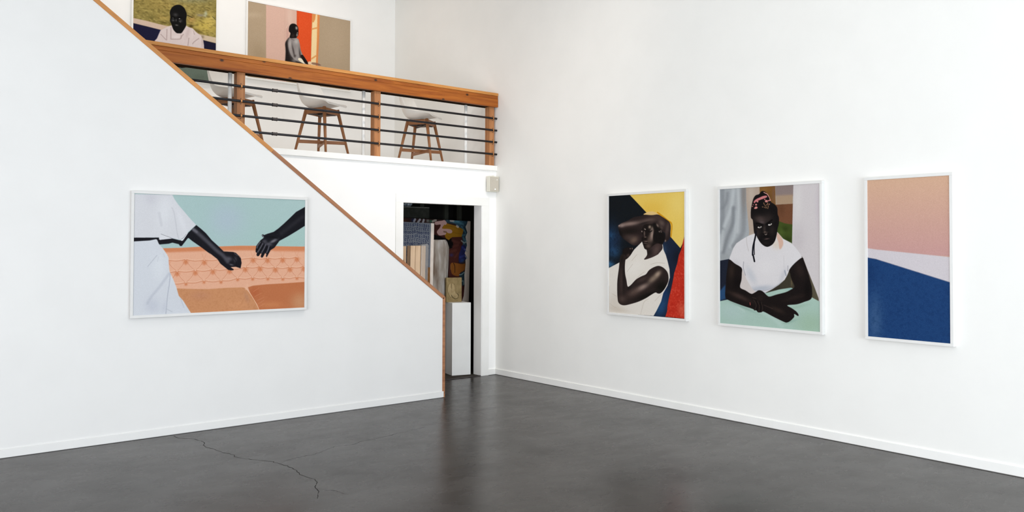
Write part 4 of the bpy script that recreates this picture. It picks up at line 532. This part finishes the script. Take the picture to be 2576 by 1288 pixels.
'["P","1a1514",[497,616,518,597,550,652,577,711,551,713,521,675],4,1,"","",1],["S","4a4240",[402,404,433,413],10,5,0.7,"b",1],["P","efe4cb",[473,669,482,646,507,651,526,684,536,716,497,697],3,1,"","",1],["P","e9c9a6",[572'
',681,599,672,614,707,575,715],3,1,"","",1],["P","7c5a4c",[612,680,673,680,699,706,614,707],4,0.8,"","",1],["P","161211",[383,249,396,209,420,188,448,192,469,224,474,281,472,332,459,365,451,378,392,392,397,327,382,304],2,'
'1,"","f",1],["B","b5aca6",[455,241,466,235,458,263],0.95,"f"],["B","a89d97",[461,335,469,333,461,359],0.9,"f"],["B","b9aea7",[465,303,470,302,465,311],0.8,"f"],["B","55403a",[423,354,437,351,423,382],0.4,"f"]],"abstract"'
':[["P","2a1a18",[0,0,1000,0,1000,1000,0,1000],0,1,"","",0],["B","4a2a1a",[264,23,314,21,264,38],0.8,""],["B","1d2340",[361,14,386,14,361,30],0.9,""],["B","2a1512",[306,21,331,20,306,37],0.5,""],["S","9a9aa0",[369,19,379,'
'7],30,3.2,0.8,"",1],["S","9a9aa0",[412,23,431,7],30,3.2,0.8,"",1],["S","9a9aa0",[464,24,472,8],30,3.2,0.8,"",1],["B","2f5a48",[551,14,569,13,551,22],0.9,""],["B","7c8480",[516,12,533,12,516,23],0.7,""],["P","25343f",[736'
',-6,1001,-14,999,183,904,185,892,89,830,26,729,19],2.4,1,"","t",1],["B","2f5262",[872,15,937,13,873,35],0.7,"t"],["B","1b2730",[939,63,978,62,940,98],0.7,"t"],["B","4a6770",[920,147,946,146,921,162],0.6,"t"],["N","3d5f68'
'",0.4,14,"t",3,1],["P","3a1c18",[572,33,675,23,741,118,901,109,906,235,882,285,875,247,866,291,890,379,763,379,758,249,576,141],1.7999999999999998,1,"","",1],["P","1d1f45",[904,167,947,171,967,247,950,262,882,285,872,235'
',892,197],1.7999999999999998,1,"","",1],["B","26406a",[916,270,942,270,916,285],0.7,""],["B","2d2a55",[787,234,812,233,787,246],0.7,""],["P","0b0808",[575,107,645,110,716,123,774,117,794,186,570,190],2.4,1,"","",1],["P",'
'"7e5713",[676,58,696,27,733,23,830,36,923,59,901,109,791,114,774,122,754,135,720,123],0.8999999999999999,1,"","",0],["P","a07f7a",[592,28,604,15,674,6,703,2,729,21,712,34,700,32,676,58,730,59,772,62,792,74,781,87,748,88,'
'722,81,723,93,702,101,645,105,619,86,627,71,647,56,658,33,609,37],0.8999999999999999,1,"","",1],["S","58402f",[697,79,722,81],22,2.4000000000000004,0.7,"",1],["S","8f8a80",[571,14,604,5],30,3.2,0.8,"",1],["P","6f4219",[7'
'81,295,812,285,909,294,946,291,942,332,889,354,874,376,810,366,788,344],1.5,1,"","",1],["S","20130a",[813,288,829,310,831,351],10,1.6,0.9,"",1],["S","9a6a3a",[781,298,782,332],6,1.2000000000000002,0.6,"",1],["P","213038"'
',[890,363,932,344,949,366,941,435,903,444,891,404],1.5,1,"","",1],["S","6f7f80",[885,366,911,363,938,350],14,2,0.8,"",1],["S","6f7f80",[902,416,929,407,935,432],14,2.4000000000000004,0.7,"",1],["P","3a1a17",[893,454,936,'
'448,942,545,886,544],1.5,1,"","",1],["P","bfb3a8",[971,-11,1089,-15,1101,309,1040,322,1103,550,918,548,938,510,946,441,941,369,948,331,952,297,951,269,946,272,967,247,940,222,956,184,964,166,945,108,965,78,942,40,959,20]'
',0.8999999999999999,1,"","",0],["S","b4aaa0",[770,3,804,4],30,4,0.7,"",1],["S","b4aaa0",[843,38,856,43],30,4,0.7,"",1],["S","6b480d",[771,38,831,51,900,64],14,1.6,0.5,"",1],["S","6b480d",[713,39,788,45],14,1.6,0.5,"",1],'
'["S","6b480d",[798,82,892,89],14,1.6,0.5,"",1],["S","6b480d",[749,113,774,117],14,1.6,0.5,"",1],["S","4c7784",[829,3,916,24],26,3.6,0.45,"",1],["S","4c7784",[899,42,944,78],26,3.6,0.45,"",1],["S","4c7784",[804,12,863,7],'
'26,3.6,0.45,"",1],["S","4c7784",[919,114,954,139],26,3.6,0.45,"",1],["S","4c7784",[910,99,944,93],26,3.6,0.45,"",1],["S","4e2a22",[792,137,877,150],30,4,0.5,"",1],["S","4e2a22",[802,176,861,165],30,4,0.5,"",1],["S","4e2a'
'22",[778,211,836,201],30,4,0.5,"",1],["S","4e2a22",[830,248,863,220],30,4,0.5,"",1],["S","8f9894",[898,135,933,149,963,138],18,3.2,0.7,"",1],["S","8f9894",[939,192,966,209],18,3.2,0.7,"",1],["S","8f9894",[949,239,967,254'
'],18,3.2,0.7,"",1],["S","2c3570",[913,180,944,199],30,3.2,0.6,"",1],["S","2c3570",[889,248,936,234],30,3.2,0.6,"",1]]}'
)
ART = json.loads(ART_JSON)
def letters_ops():
    rng = np.random.default_rng(4); ops = [['R', '62666e'], ['N', '5a5f69', .4, 6, '', 2, 1]]
    gl = {'S': (1, -1, -.6, -.6, -.3, -.1, 1, .2, .6, 1, -1, .9), 'E': (1, -.8, -.6, -.8, -1, 0, -.9, .9, .3, .9), 'O': (-.9, -.8, -1, .4, -.2, 1, .9, .5, .9, -.5, .1, -.9, -.5, -.5)}
    for i in range(14):
        ch = 'SEO'[i % 3]
        for k in range(24):
            x = 36 + k*40 + rng.normal(0, 2); y = 17 + i*24.5 + rng.normal(0, 1.6) - 4*(k % 7 in (3, 4))
            g = gl[ch]; p = []
            for j in range(0, len(g), 2): p += [x + 11*g[j], y + 7.6*g[j+1]]
            ops.append(['S', '1b2340', p, 4.5 + rng.random()*3.5, 1.5, .95, '', 1])
    return ops[1:]
def print_material(name, ops, w, h, bg=None, rough=.55, tone=1.0):
    if bg: ops = [['P', bg, [-5, -5, 1005, -5, 1005, 1005, -5, 1005], 0, 1, '', '', 0]] + ops
    arr = paint(ops, w, h)*tone
    im = bpy.data.images.new(name, w, h, alpha=False, float_buffer=False)
    px = np.ones((h, w, 4), np.float32); px[..., :3] = arr[::-1]
    im.pixels.foreach_set(px.ravel()); im.update(); im.pack()
    m, nt, b = base_mat(name, rough, .05)
    t = N(nt, 'ShaderNodeTexImage'); t.image = im; t.extension = 'EXTEND'
    nt.links.new(t.outputs[0], b.inputs['Base Color'])
    return m
def flat_print(name, m, w, h, parent, t=.003, y=0):
    # thin sheet in the local xz plane, facing -y, lower left corner at the origin
    b = MB(); b.box(0, w, y, y+t, 0, h); o = b.build(name, m, parent)
    uv = o.data.uv_layers.new(name='uv')
    for p in o.data.polygons:
        for li in p.loop_indices:
            c = o.data.vertices[o.data.loops[li].vertex_index].co; uv.data[li].uv = (c.x/w, c.z/h)
    return o
def framed(name, label, m, loc, rz, w, h, border=.022, depth=.036, group=None, fm='frame_white'):
    # local frame: x to the right, z up, front towards -y, wall plane at y = 0, lower left corner of the image at x=0, z=0
    t = tag(empty(name, loc, rz), label, 'picture', group)
    b = MB(); o, i = border, .0
    for x0, x1, z0, z1 in ((-o, w+o, h, h+o), (-o, w+o, -o, 0), (-o, 0, 0, h), (w, w+o, 0, h)):
        b.box(x0, x1, -depth, 0, z0, z1)
    b.build('frame', M[fm], t, .0015)
    flat_print('print', m, w, h, t, .003, -depth+.006)
    box('backing', M['canvas_edge'], 0, w, -depth+.010, -.004, 0, h, t)
    return t

# ------------------------------------------------------------------ room shell
X0, Y0, ZC = -8.9, -12.3, 5.4
struct(box('floor', M['concrete'], X0-.2, 0.2, Y0-.2, .0, -.12, 0))
struct(box('wall_right', M['wall_grey'], 0, .18, Y0, 2.58, 0, ZC))
b = MB(); b.box(X0-.18, X0, Y0, -8.5, 0, ZC); b.box(X0-.18, X0, -3.5, 2.58, 0, ZC); b.box(X0-.18, X0, -8.5, -3.5, 0, .1); b.box(X0-.18, X0, -8.5, -3.5, 2.6, ZC)
struct(b.build('wall_left', M['wall_grey']))
struct(box('ceiling', M['wall_white'], X0-.18, .18, Y0-.2, 2.58, ZC, ZC+.15))
DX0, DX1, DZ, WT = -1.347, -.216, 2.071, .146       # door opening in the back wall
b = MB(); b.box(X0, DX0, 0, WT, 0, 2.503); b.box(DX1, 0, 0, WT, 0, 2.503); b.box(DX0, DX1, 0, WT, DZ, 2.503)
struct(b.build('wall_back', M['wall_white']))
struct(box('wall_loft', M['wall_loft'], X0, 0, 2.395, 2.58, 2.3, ZC))
struct(box('floor_loft', M['trim_white'], X0, 0, .0, 2.395, 2.503, 2.562))
struct(box('trim_1', M['trim_white'], X0, -.0015, -.03, 0, 2.503, 2.565, bevel=.003))
# front wall with the street windows the daylight comes through
wf = MB(); wf.box(X0, 0, Y0-.18, Y0, 0, .1); wf.box(X0, 0, Y0-.18, Y0, 2.8, ZC); wf.box(X0, -6.5, Y0-.18, Y0, .1, 2.8); wf.box(-.3, 0, Y0-.18, Y0, .1, 2.8)
struct(wf.build('wall_front', M['wall_grey']))
w1 = struct(empty('window_1', (0, 0, 0)))
for k in range(5): box('mullion', M['black_pipe'], -6.5+k*1.55-.03, -6.5+k*1.55+.03, Y0-.14, Y0-.08, .1, 2.8, w1)
# door casing, baseboards
t2 = struct(empty('door_1'))
cw = .095
box('casing_side', M['trim_white'], DX0-cw, DX0+.004, -.012, 0, 0, DZ-.004, t2, .002)
box('casing_side', M['trim_white'], DX1-.004, DX1+cw+.006, -.012, 0, 0, DZ-.004, t2, .002)
box('casing_head', M['trim_white'], DX0-cw, DX1+cw+.006, -.012, 0, DZ-.004, DZ+cw, t2, .002)
box('jamb', M['wall_white'], DX1-.012, DX1, -.006, WT, 0, DZ, t2)
box('jamb', M['wall_white'], DX0, DX0+.006, 0, WT, 0, DZ, t2)
box('threshold', M['dark_rug'], DX0, DX1-.012, .012, WT+.5, 0, .006, t2)
box('threshold_strip', M['coupling'], DX0, DX1-.012, -.004, .012, 0, .008, t2)
struct(box('baseboard_right', M['trim_white'], -.012, 0, Y0, 0, .004, .07, bevel=.002))
struct(box('baseboard_back', M['trim_white'], DX1+cw+.006, -.012, -.012, 0, .004, .07, bevel=.002))
# the wall beside the stairs, its sloping top follows the flight
S, PY = 0.7388, -.891
def capz(x): return 1.044 + (-1.368 - x)*S      # top edge of the timber cap
cx = -4.95
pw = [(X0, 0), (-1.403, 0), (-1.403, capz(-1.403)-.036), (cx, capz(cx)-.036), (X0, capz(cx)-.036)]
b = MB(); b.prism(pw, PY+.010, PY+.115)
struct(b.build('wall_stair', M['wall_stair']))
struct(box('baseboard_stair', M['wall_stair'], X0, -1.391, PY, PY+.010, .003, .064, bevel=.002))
t3 = struct(empty('trim_2'))
L1 = math.hypot(1, S); ang = math.atan(S)
def cap(name, xa, xb, m):                        # xa < xb, boards laid along the slope
    b = MB(); n = (xb-xa)*L1; b.box(0, n, PY+.004, PY+.125, -.036, 0)
    return b.build(name, m, t3, .003, loc=(xa, 0, capz(xa)), rot=(0, ang, 0))
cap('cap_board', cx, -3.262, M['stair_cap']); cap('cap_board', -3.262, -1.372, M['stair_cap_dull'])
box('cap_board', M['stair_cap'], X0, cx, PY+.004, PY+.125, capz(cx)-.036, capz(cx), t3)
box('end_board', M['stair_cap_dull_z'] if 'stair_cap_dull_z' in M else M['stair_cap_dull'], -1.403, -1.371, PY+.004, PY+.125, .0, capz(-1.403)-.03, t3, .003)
st = struct(empty('stair_flight', (-1.75, 0, 0)))
sb = MB(); sb.box(-.26, 0, PY+.12, -.002, 0, .183); s0 = sb.build('step', M['wall_grey'], st)
for k in range(1, 14):
    c = s0.copy(); COL.objects.link(c); c.parent = st; c.location = (-k*.246, 0, k*.183)
# closet behind the doorway
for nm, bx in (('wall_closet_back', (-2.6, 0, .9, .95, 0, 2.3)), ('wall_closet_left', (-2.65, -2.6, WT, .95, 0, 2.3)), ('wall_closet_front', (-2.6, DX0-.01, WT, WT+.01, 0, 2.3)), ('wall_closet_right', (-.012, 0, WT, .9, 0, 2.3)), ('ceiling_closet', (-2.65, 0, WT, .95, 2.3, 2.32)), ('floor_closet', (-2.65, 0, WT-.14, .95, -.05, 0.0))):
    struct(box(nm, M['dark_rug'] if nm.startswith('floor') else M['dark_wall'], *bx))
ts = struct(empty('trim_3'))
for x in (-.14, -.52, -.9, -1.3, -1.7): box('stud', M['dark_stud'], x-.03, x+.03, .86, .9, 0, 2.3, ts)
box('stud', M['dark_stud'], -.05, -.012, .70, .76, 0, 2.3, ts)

# hairline cracks in the concrete, kept as fine grooves on the slab
cracks = [[(-4.125,-.937),(-4.125,-1.046),(-4.029,-1.149),(-4.013,-1.25),(-4.012,-1.324),(-4.047,-1.392),(-4.046,-1.522),(-4.019,-1.658),(-3.983,-1.852),(-3.994,-1.908),(-3.962,-2.018),(-3.868,-2.155),(-3.816,-2.248),(-3.816,-2.308),(-3.798,-2.435),(-3.792,-2.55),(-3.816,-2.623),(-3.823,-2.739),(-3.801,-2.8),(-3.81,-2.902),(-3.876,-2.994),(-3.9,-3.114),(-3.978,-3.238)],[(-3.764,-2.264),(-3.648,-2.228),(-3.495,-2.217),(-3.265,-2.091),(-3.095,-2.121),(-3.029,-2.07),(-2.843,-2.063),(-2.589,-2.003),(-2.325,-1.948)],[(-3.883,-3.049),(-3.819,-3.16),(-3.785,-3.285)]]
for ci, pts in enumerate(cracks):
    rnd = random.Random(ci+3); P = []
    for (x0, y0), (x1, y1) in zip(pts, pts[1:]):
        n = max(2, int(math.hypot(x1-x0, y1-y0)/.03))
        for k in range(n):
            t = k/n; P.append((x0+(x1-x0)*t+rnd.gauss(0, .005), y0+(y1-y0)*t+rnd.gauss(0, .005)))
    P.append(pts[-1]); b = MB()
    for i, (p, q) in enumerate(zip(P, P[1:])):
        d = Vector((q[0]-p[0], q[1]-p[1], 0)).normalized(); nrm = Vector((-d.y, d.x, 0)); w = (.0021, .0012, .0011)[ci]*rnd.uniform(.5, 1.3)
        a = Vector((*p, .0006)); c = Vector((*q, .0006))
        b.add([a-nrm*w, c-nrm*w, c+nrm*w, a+nrm*w], [(0, 1, 2, 3)])
    b.build('floor_crack', M['crack'], bpy.data.objects['floor'])

# ------------------------------------------------------------------ loft railing
rl = tag(empty('loft_railing', (-2.5, 0, 2.565)), 'orange timber loft railing with wide bar top, black pipe bars and white pipe legs', 'railing')
def rp(name, m, x0, x1, y0, y1, z0, z1, par=rl, bevel=.003):
    return box(name, m, x0+2.5, x1+2.5, y0, y1, z0-2.565, z1-2.565, par, bevel)
RX = -5.05
rp('bar_top', M['cedar_cap'], RX, -.004, -.046, .20, 3.426, 3.46)
rp('rail_board', M['cedar'], RX, -.006, -.040, .0, 3.387, 3.4245)
rp('rail_beam', M['cedar'], RX, -.005, -.042, .0, 3.288, 3.386)
rp('ledge_shade', M['soffit_shade'], RX, -.03, .0, .125, 3.290, 3.42)  # added dark board standing in for shade behind the beam
for xl, xr in ((-4.85, -4.77), (-3.266, -3.184), (-1.718, -1.640), (-.109, -.032)):
    rp('post', M['cedar_post'], xl, xr, 0, .086, 2.562, 3.292)
bars = (3.150, 3.003, 2.858, 2.708)
for z in bars:
    b = MB(); b.tube((RX+2.5, -.013, z-2.565), (2.496, -.013, z-2.565), .0125, n=16)
    p = b.build('rail_pipe', M['black_pipe'], rl, smooth=True)
    cb = MB(); cx0 = -2.88+2.5
    cb.tube((cx0-.022, -.013, z-2.565), (cx0+.022, -.013, z-2.565), .0165, n=16)
    for e in (-.026, .020): cb.tube((cx0+e, -.013, z-2.565), (cx0+e+.006, -.013, z-2.565), .0185, n=16)
    cb.build('coupling', M['coupling'], p)
    for xl in (-3.228, -1.668, -.060):
        sm = MB(); x = xl+2.5
        sm.tube((x-.007, -.013, z-2.565), (x+.007, -.013, z-2.565), .0142, n=16)
        for dz in (-.026, .026): sm.tube((x, -.004, z-2.565+dz), (x, .001, z-2.565+dz), .004, n=8, mi=1)
        sm.build('pipe_strap', [M['copper'], M['black_pipe']], p)
for x in (-3.30, -1.80, -.395):
    b = MB(); b.tube((x+2.5, .10, -.003), (x+2.5, .10, .727), .0195, n=20); b.tube((x+2.5, .10, -.003), (x+2.5, .10, .004), .035, n=20)
    b.build('pipe_leg', M['white_pipe'], rl, smooth=True)

# ------------------------------------------------------------------ bar stools on the loft
def make_stool():
    t = empty('bar_stool')
    prof = [(-.212, .588, .165, .0), (-.208, .606, .19, .0), (-.18, .617, .205, .010), (-.12, .610, .215, .032), (-.05, .592, .222, .060), (.04, .574, .226, .095), (.11, .570, .228, .118), (.165, .592, .228, .128), (.205, .65, .226, .12), (.228, .73, .222, .10), (.246, .82, .212, .08), (.26, .90, .195, .06), (.268, .955, .16, .045), (.270, .975, .12, .03)]
    nS = 13; V = []; Fc = []
    for i, (y, z, hw, rise) in enumerate(prof):
        p0 = prof[max(0, i-1)]; p1 = prof[min(len(prof)-1, i+1)]
        d = Vector((0, p1[0]-p0[0], p1[1]-p0[1])).normalized(); nrm = Vector((0, -d.z, d.y))
        for k in range(nS):
            s = -1 + 2*k/(nS-1); q = Vector((hw*math.sin(s*PI/2*.96)/math.sin(PI/2*.96), y, z)) + nrm*rise*abs(s)**2.2
            V.append(q)
    for i in range(len(prof)-1):
        for k in range(nS-1): Fc.append((i*nS+k, i*nS+k+1, (i+1)*nS+k+1, (i+1)*nS+k))
    b = MB(); b.add(V, Fc); sh = b.build('seat_shell', M['shell'], t, smooth=True)
    so = sh.modifiers.new('thick', 'SOLIDIFY'); so.thickness = .011; so.offset = 0
    su = sh.modifiers.new('round', 'SUBSURF'); su.levels = 1; su.render_levels = 2
    top, bot = .122, .222
    for sx, sy in ((1, 1), (1, -1), (-1, 1), (-1, -1)):
        b = MB(); b.tube((sx*bot, sy*bot, 0), (sx*top, sy*top, .565), .0125, .0205, n=16); b.build('leg', M['walnut'], t, smooth=True)
    a = .128
    for k in range(4):
        b = MB(); b.box(-a+.01, a-.01, -a-.010, -a+.010, .500, .560); b.build('apron', M['walnut_x'], t, .003, rot=(0, 0, k*PI/2))
    for k in range(2):
        b = MB(); b.box(-.15, .15, -.011, .011, .486+k*.008, .498+k*.008); b.build('mounting_brace', M['dark_metal'], t, rot=(0, 0, PI/4+k*PI/2))
    b = MB(); b.tube((0, 0, .49), (0, 0, .565), .05, n=20); b.build('seat_mount', M['dark_metal'], t)
    dl = (bot-(bot-top)*.17/.565)*math.sqrt(2)
    for k in range(2):
        b = MB(); b.box(-dl, dl, -.010, .010, .150+k*.018, .188+k*.018); b.build('stretcher', M['walnut_x'], t, .003, rot=(0, 0, PI/4+k*PI/2))
    return t
stool = make_stool()
sl = ('white shell bar stool behind the left railing post, partly cut off by the stair wall', 'middle white shell bar stool standing free behind the railing bars, facing the bar top', 'right-most white shell bar stool near the corner, turned towards the right wall')
for i, (x, rz) in enumerate(((-3.052, 30), (-2.05, 26.4), (-.713, 35.3))):
    if i == 0: o = stool
    else:
        o = stool.copy(); COL.objects.link(o)
        for ch in list(stool.children):
            c = ch.copy(); COL.objects.link(c); c.parent = o
    o.location = (x, .6, 2.562); o.rotation_euler = (0, 0, math.radians(rz))
    tag(o, sl[i], 'stool', 'white shell bar stools on the loft')

# ------------------------------------------------------------------ framed photographs
H = -PI/2
def on_right(name, label, key, y0, w, z0, h, res):
    m = print_material('print_'+key, ART[key], *res, tone=.94)
    return framed(name, label, m, (0, y0, z0), H, w, h, .023, .042)
on_right('framed_photograph', 'white framed portrait, person with forearm over brow against yellow, red and blue', 'arm', -1.957, .9975, .887, 1.2175, (620, 756))
on_right('framed_photograph', 'white framed portrait, person in white tee with pink hairband, hands crossed on mint table', 'table', -3.362, .9945, .8775, 1.227, (640, 790))
on_right('framed_photograph', 'white framed picture of tan pink above white and deep blue, right-most on the wall', 'strip', -4.765, .62, .8775, 1.227, (300, 590))
def on_back(name, label, key, x0, w, z0, h, yw, res, border=.022, depth=.03, tone=1.0, fm='frame_white'):
    m = print_material('print_'+key, ART[key], *res, tone=tone)
    return framed(name, label, m, (x0, yw, z0), 0, w, h, border, depth, fm=fm)
on_back('framed_photograph', 'white framed photograph of two reaching dark hands over a tufted orange sofa', 'sofa', -4.453, 1.4845, 1.007, .9885, PY+.010, (960, 640), depth=.036, tone=.90, fm='frame_pale')
on_back('framed_photograph', 'white framed portrait of a bearded man in a pale shirt, above the loft railing', 'beard', -3.612, .981, 3.615, 1.472, 2.395, (420, 630), fm='trim_white')
on_back('framed_photograph', 'white framed photograph of a shirtless seated person by pink, red and tan walls', 'wall', -2.221, 1.474, 3.752, .98, 2.395, (640, 428), fm='trim_white')

# ------------------------------------------------------------------ wall speaker
sp = tag(empty('wall_speaker', (-.092, 0, 2.334)), 'small pale grey loudspeaker on the back wall above the doorway by the corner', 'speaker')
box('cabinet', M['speaker_case'], -.075, .075, -.078, -.020, -.096, .096, sp, .007)
box('back_plate', M['dark_metal'], -.05, .05, -.020, -.0, -.06, .06, sp, .003)
box('grille', M['speaker_grille'], -.066, .068, -.083, -.077, -.087, .087, sp, .003)
box('logo', M['logo_white'], .004, .021, -.0855, -.082, -.072, -.055, sp, .001)
box('indicator', M['logo_white'], .036, .046, -.0855, -.082, .048, .058, sp, .001)
b = MB(); b.tube((.01, -.045, .095), (.01, -.045, .105), .012, n=12); b.build('bracket_knob', M['speaker_case'], sp)

# ------------------------------------------------------------------ closet contents
def canvas_obj(name, label, cat, key_m, TRx, TRz, y, W, Hh, phi, edge):
    t = tag(empty(name, (TRx, y, TRz), rot=(0, phi, 0)), label, cat)
    o = flat_print('painted_face', key_m, W, Hh, t, .004, -.004); o.location = (-W, 0, -Hh)
    b = MB(); b.box(-W, 0, .0, .034, -Hh, 0); b.build('stretcher_box', M['canvas_edge'], t)
    if edge:
        b = MB(); b.box(0, edge, -.004, .034, -Hh, 0); b.build('bare_edge', M['canvas_edge'], t)
    return t
mb_ = print_material('print_abstract', ART['abstract'], 900, 1250, rough=.6)
phi = math.radians(1.2)
canvas_obj('abstract_painting', 'large abstract canvas of ochre, pink and dark blue strokes at the closet back', 'painting', mb_, -.022, 1.893, .50, 1.35, 1.87, phi, 0)
ml = print_material('print_letters', letters_ops(), 420, 970, '62666e', .6)
canvas_obj('lettered_canvas', 'grey canvas covered in rows of dark blue S, E and O letters', 'painting', ml, -.738, 1.851, .335, .80, 1.838, phi, .045)
tx = (-1.085, -1.015, -.937)
for i, (x, w) in enumerate(zip(tx, (.066, .070, .062))):  # cradled painting panels standing edge-on
    t = tag(empty('cradled_panel', (x, .235, 1.578), rot=(0, phi, 0)), ('left pale wooden cradle edge in the closet stack of three', 'middle pale wooden cradle edge in the closet stack of three', 'right pale wooden cradle wrapped in clear film in the closet stack')[i], 'panel', 'pale wooden panels standing in the closet')
    b = MB(); b.box(0, w, 0, .080, -1.573, 0); b.build('panel_body', M['birch'], t, .003)
    b = MB(); b.box(.004, w-.004, .001, .09, -.03, .002)
    if i == 2:
        f = MB(); pts = [(-.004, .006), (.05, .02), (.082, .03), (.102, .004), (.100, -.3), (.092, -.8), (.085, -1.5), (-.006, -1.5)]
        f.prism([(px, pz) for px, pz in reversed(pts)], -.008, .09); f.build('plastic_wrap', M['film'], t, .01)
t = tag(empty('wood_board', (-1.2, .3225, .0)), 'pale board at the far left of the closet stack, beside the door jamb', 'board')
box('shaded_body', M['brown_board'], 0, .105, .0, .0075, .0, 1.572, t, .002)  # brown body is shade put into the colour of a pale board
b = MB(); b.prism([(0.012, 1.572), (.098, 1.34), (.104, 1.34), (.104, 1.572)], -.002, -.0002); b.build('board_face', M['birch'], t)
tag(box('cardboard_sheet', M['brown_board'], -.812, -.768, .300, .312, .0, 1.318, bevel=.002), 'narrow brown board standing beside the film-wrapped cradle in the closet', 'board')
# plastic wrapped block
def wrapped():
    b = MB(); lv = [(0, -.685, -.492, .38, .465), (.5, -.683, -.490, .38, .465), (.86, -.681, -.489, .38, .46), (.92, -.680, -.445, .38, .46), (1.18, -.678, -.432, .38, .46), (1.40, -.675, -.418, .38, .46), (1.56, -.672, -.409, .385, .458), (1.628, -.670, -.432, .392, .455), (1.655, -.668, -.452, .40, .45)]
    V = []; n = 0
    for z, x0, x1, y0, y1 in lv:
        ring = [(x0, y0), (x0+(x1-x0)*.4, y0-.006), (x0+(x1-x0)*.8, y0+.004), (x1, y0+.03), (x1-.01, y1), (x0, y1)]
        n = len(ring)
        V += [(x, y, z+(.0 if k != 1 else -.012 if z > 1.5 else 0)) for k, (x, y) in enumerate(ring)]
    F = [tuple(range(n-1, -1, -1)), tuple(range(len(V)-n, len(V)))]
    for i in range(len(lv)-1):
        for k in range(n): F.append((i*n+k, i*n+(k+1) % n, (i+1)*n+(k+1) % n, (i+1)*n+k))
    b.add(V, F); o = b.build('wrapped_block', M['wrap'], None, .006)
    return tag(o, 'tall block wrapped in cloudy grey plastic between lettered canvas and clay tile', 'package')
wrapped()
pl = tag(empty('plinth', (-.512, .200, 0), math.radians(-12.6)), 'white square display plinth standing inside the doorway', 'plinth')
box('plinth_body', M['plinth_white'], 0, .247, 0, .25, .006, .884, pl, .002)
box('plinth_foot', M['dark_wall'], .004, .243, .004, .246, 0.0062, .012, pl)
tl = tag(empty('relief_tile', (-.403, .315, .8845), math.radians(-8)), 'clay relief tile with an incised curled figure, standing on the white plinth', 'tile')
box('tile_body', M['clay'], -.107, .107, 0, .035, 0, .302, tl, .004)
def tube_path(name, pts, r, m, par, n=8):
    b = MB()
    for p, q in zip(pts, pts[1:]): b.tube(p, q, r, n=n)
    return b.build(name, m, par, smooth=True)
T = lambda px, py: ((px-362)/325*.214, -.001, (1030-py)/560*.302)
def seq(*a): return [T(a[i], a[i+1]) for i in range(0, len(a), 2)]
fig = seq(300, 610, 350, 610, 365, 690, 360, 740, 400, 830, 450, 870, 440, 930, 390, 955, 330, 920, 295, 850, 300, 740)
b = MB(); n = len(fig); c = sum((Vector(p) for p in fig), Vector())/n
b.add([(p[0], -.002, p[2]) for p in fig] + [(c.x+(p[0]-c.x)*.55, -.016, c.z+(p[2]-c.z)*.8) for p in fig], [tuple(range(n, 2*n))] + [(i, (i+1) % n, n+(i+1) % n, n+i) for i in range(n)])
b.build('raised_figure', M['clay_light'], tl, smooth=True)
halo = seq(285, 590, 245, 640, 225, 720, 230, 800, 260, 880, 300, 920, 290, 850, 298, 740)
b = MB(); n = len(halo); b.add([(p[0], .001, p[2]) for p in halo] + [(p[0]*.98, -.007, p[2]) for p in halo], [tuple(range(n, 2*n))] + [(i, (i+1) % n, n+(i+1) % n, n+i) for i in range(n)])
b.build('raised_ground', M['clay_light'], tl)
for l in ((300, 610, 300, 740, 290, 850, 330, 920, 390, 958, 440, 935, 455, 870, 420, 830), (350, 610, 362, 640, 350, 680, 370, 710, 345, 745, 380, 810, 410, 850), (310, 830, 350, 880, 380, 890), (320, 800, 350, 790, 400, 830)):
    tube_path('incised_line', [(x, y-.003, z) for x, y, z in seq(*l)], .0022, M['clay_line'], tl)
sh = tag(empty('closet_shelf', (-1.35, .72, 1.92)), 'dark shelf box high in the closet under the door head', 'shelf')
box('shelf_box', M['shelf_dark'], -1.2, .765, -.12, .14, 0, .125, sh); box('shelf_edge', M['shelf_edge'], -1.2, .765, -.122, .14, .1251, .136, sh)
rnd = random.Random(5); b = MB()
bm = bmesh.new(); bmesh.ops.create_icosphere(bm, subdivisions=3, radius=1)
for v in bm.verts: v.co *= 1 + rnd.uniform(-.16, .16)
b.add([(v.co.x*.085, v.co.y*.07, v.co.z*.042+.044) for v in bm.verts], [[v.index for v in f.verts] for f in bm.faces]); bm.free()
o = b.build('foil_bundle', M['foil'], loc=(-.865, .70, 2.056)); tag(o, 'crumpled silvery plastic bundle on the dark closet shelf', 'bundle')
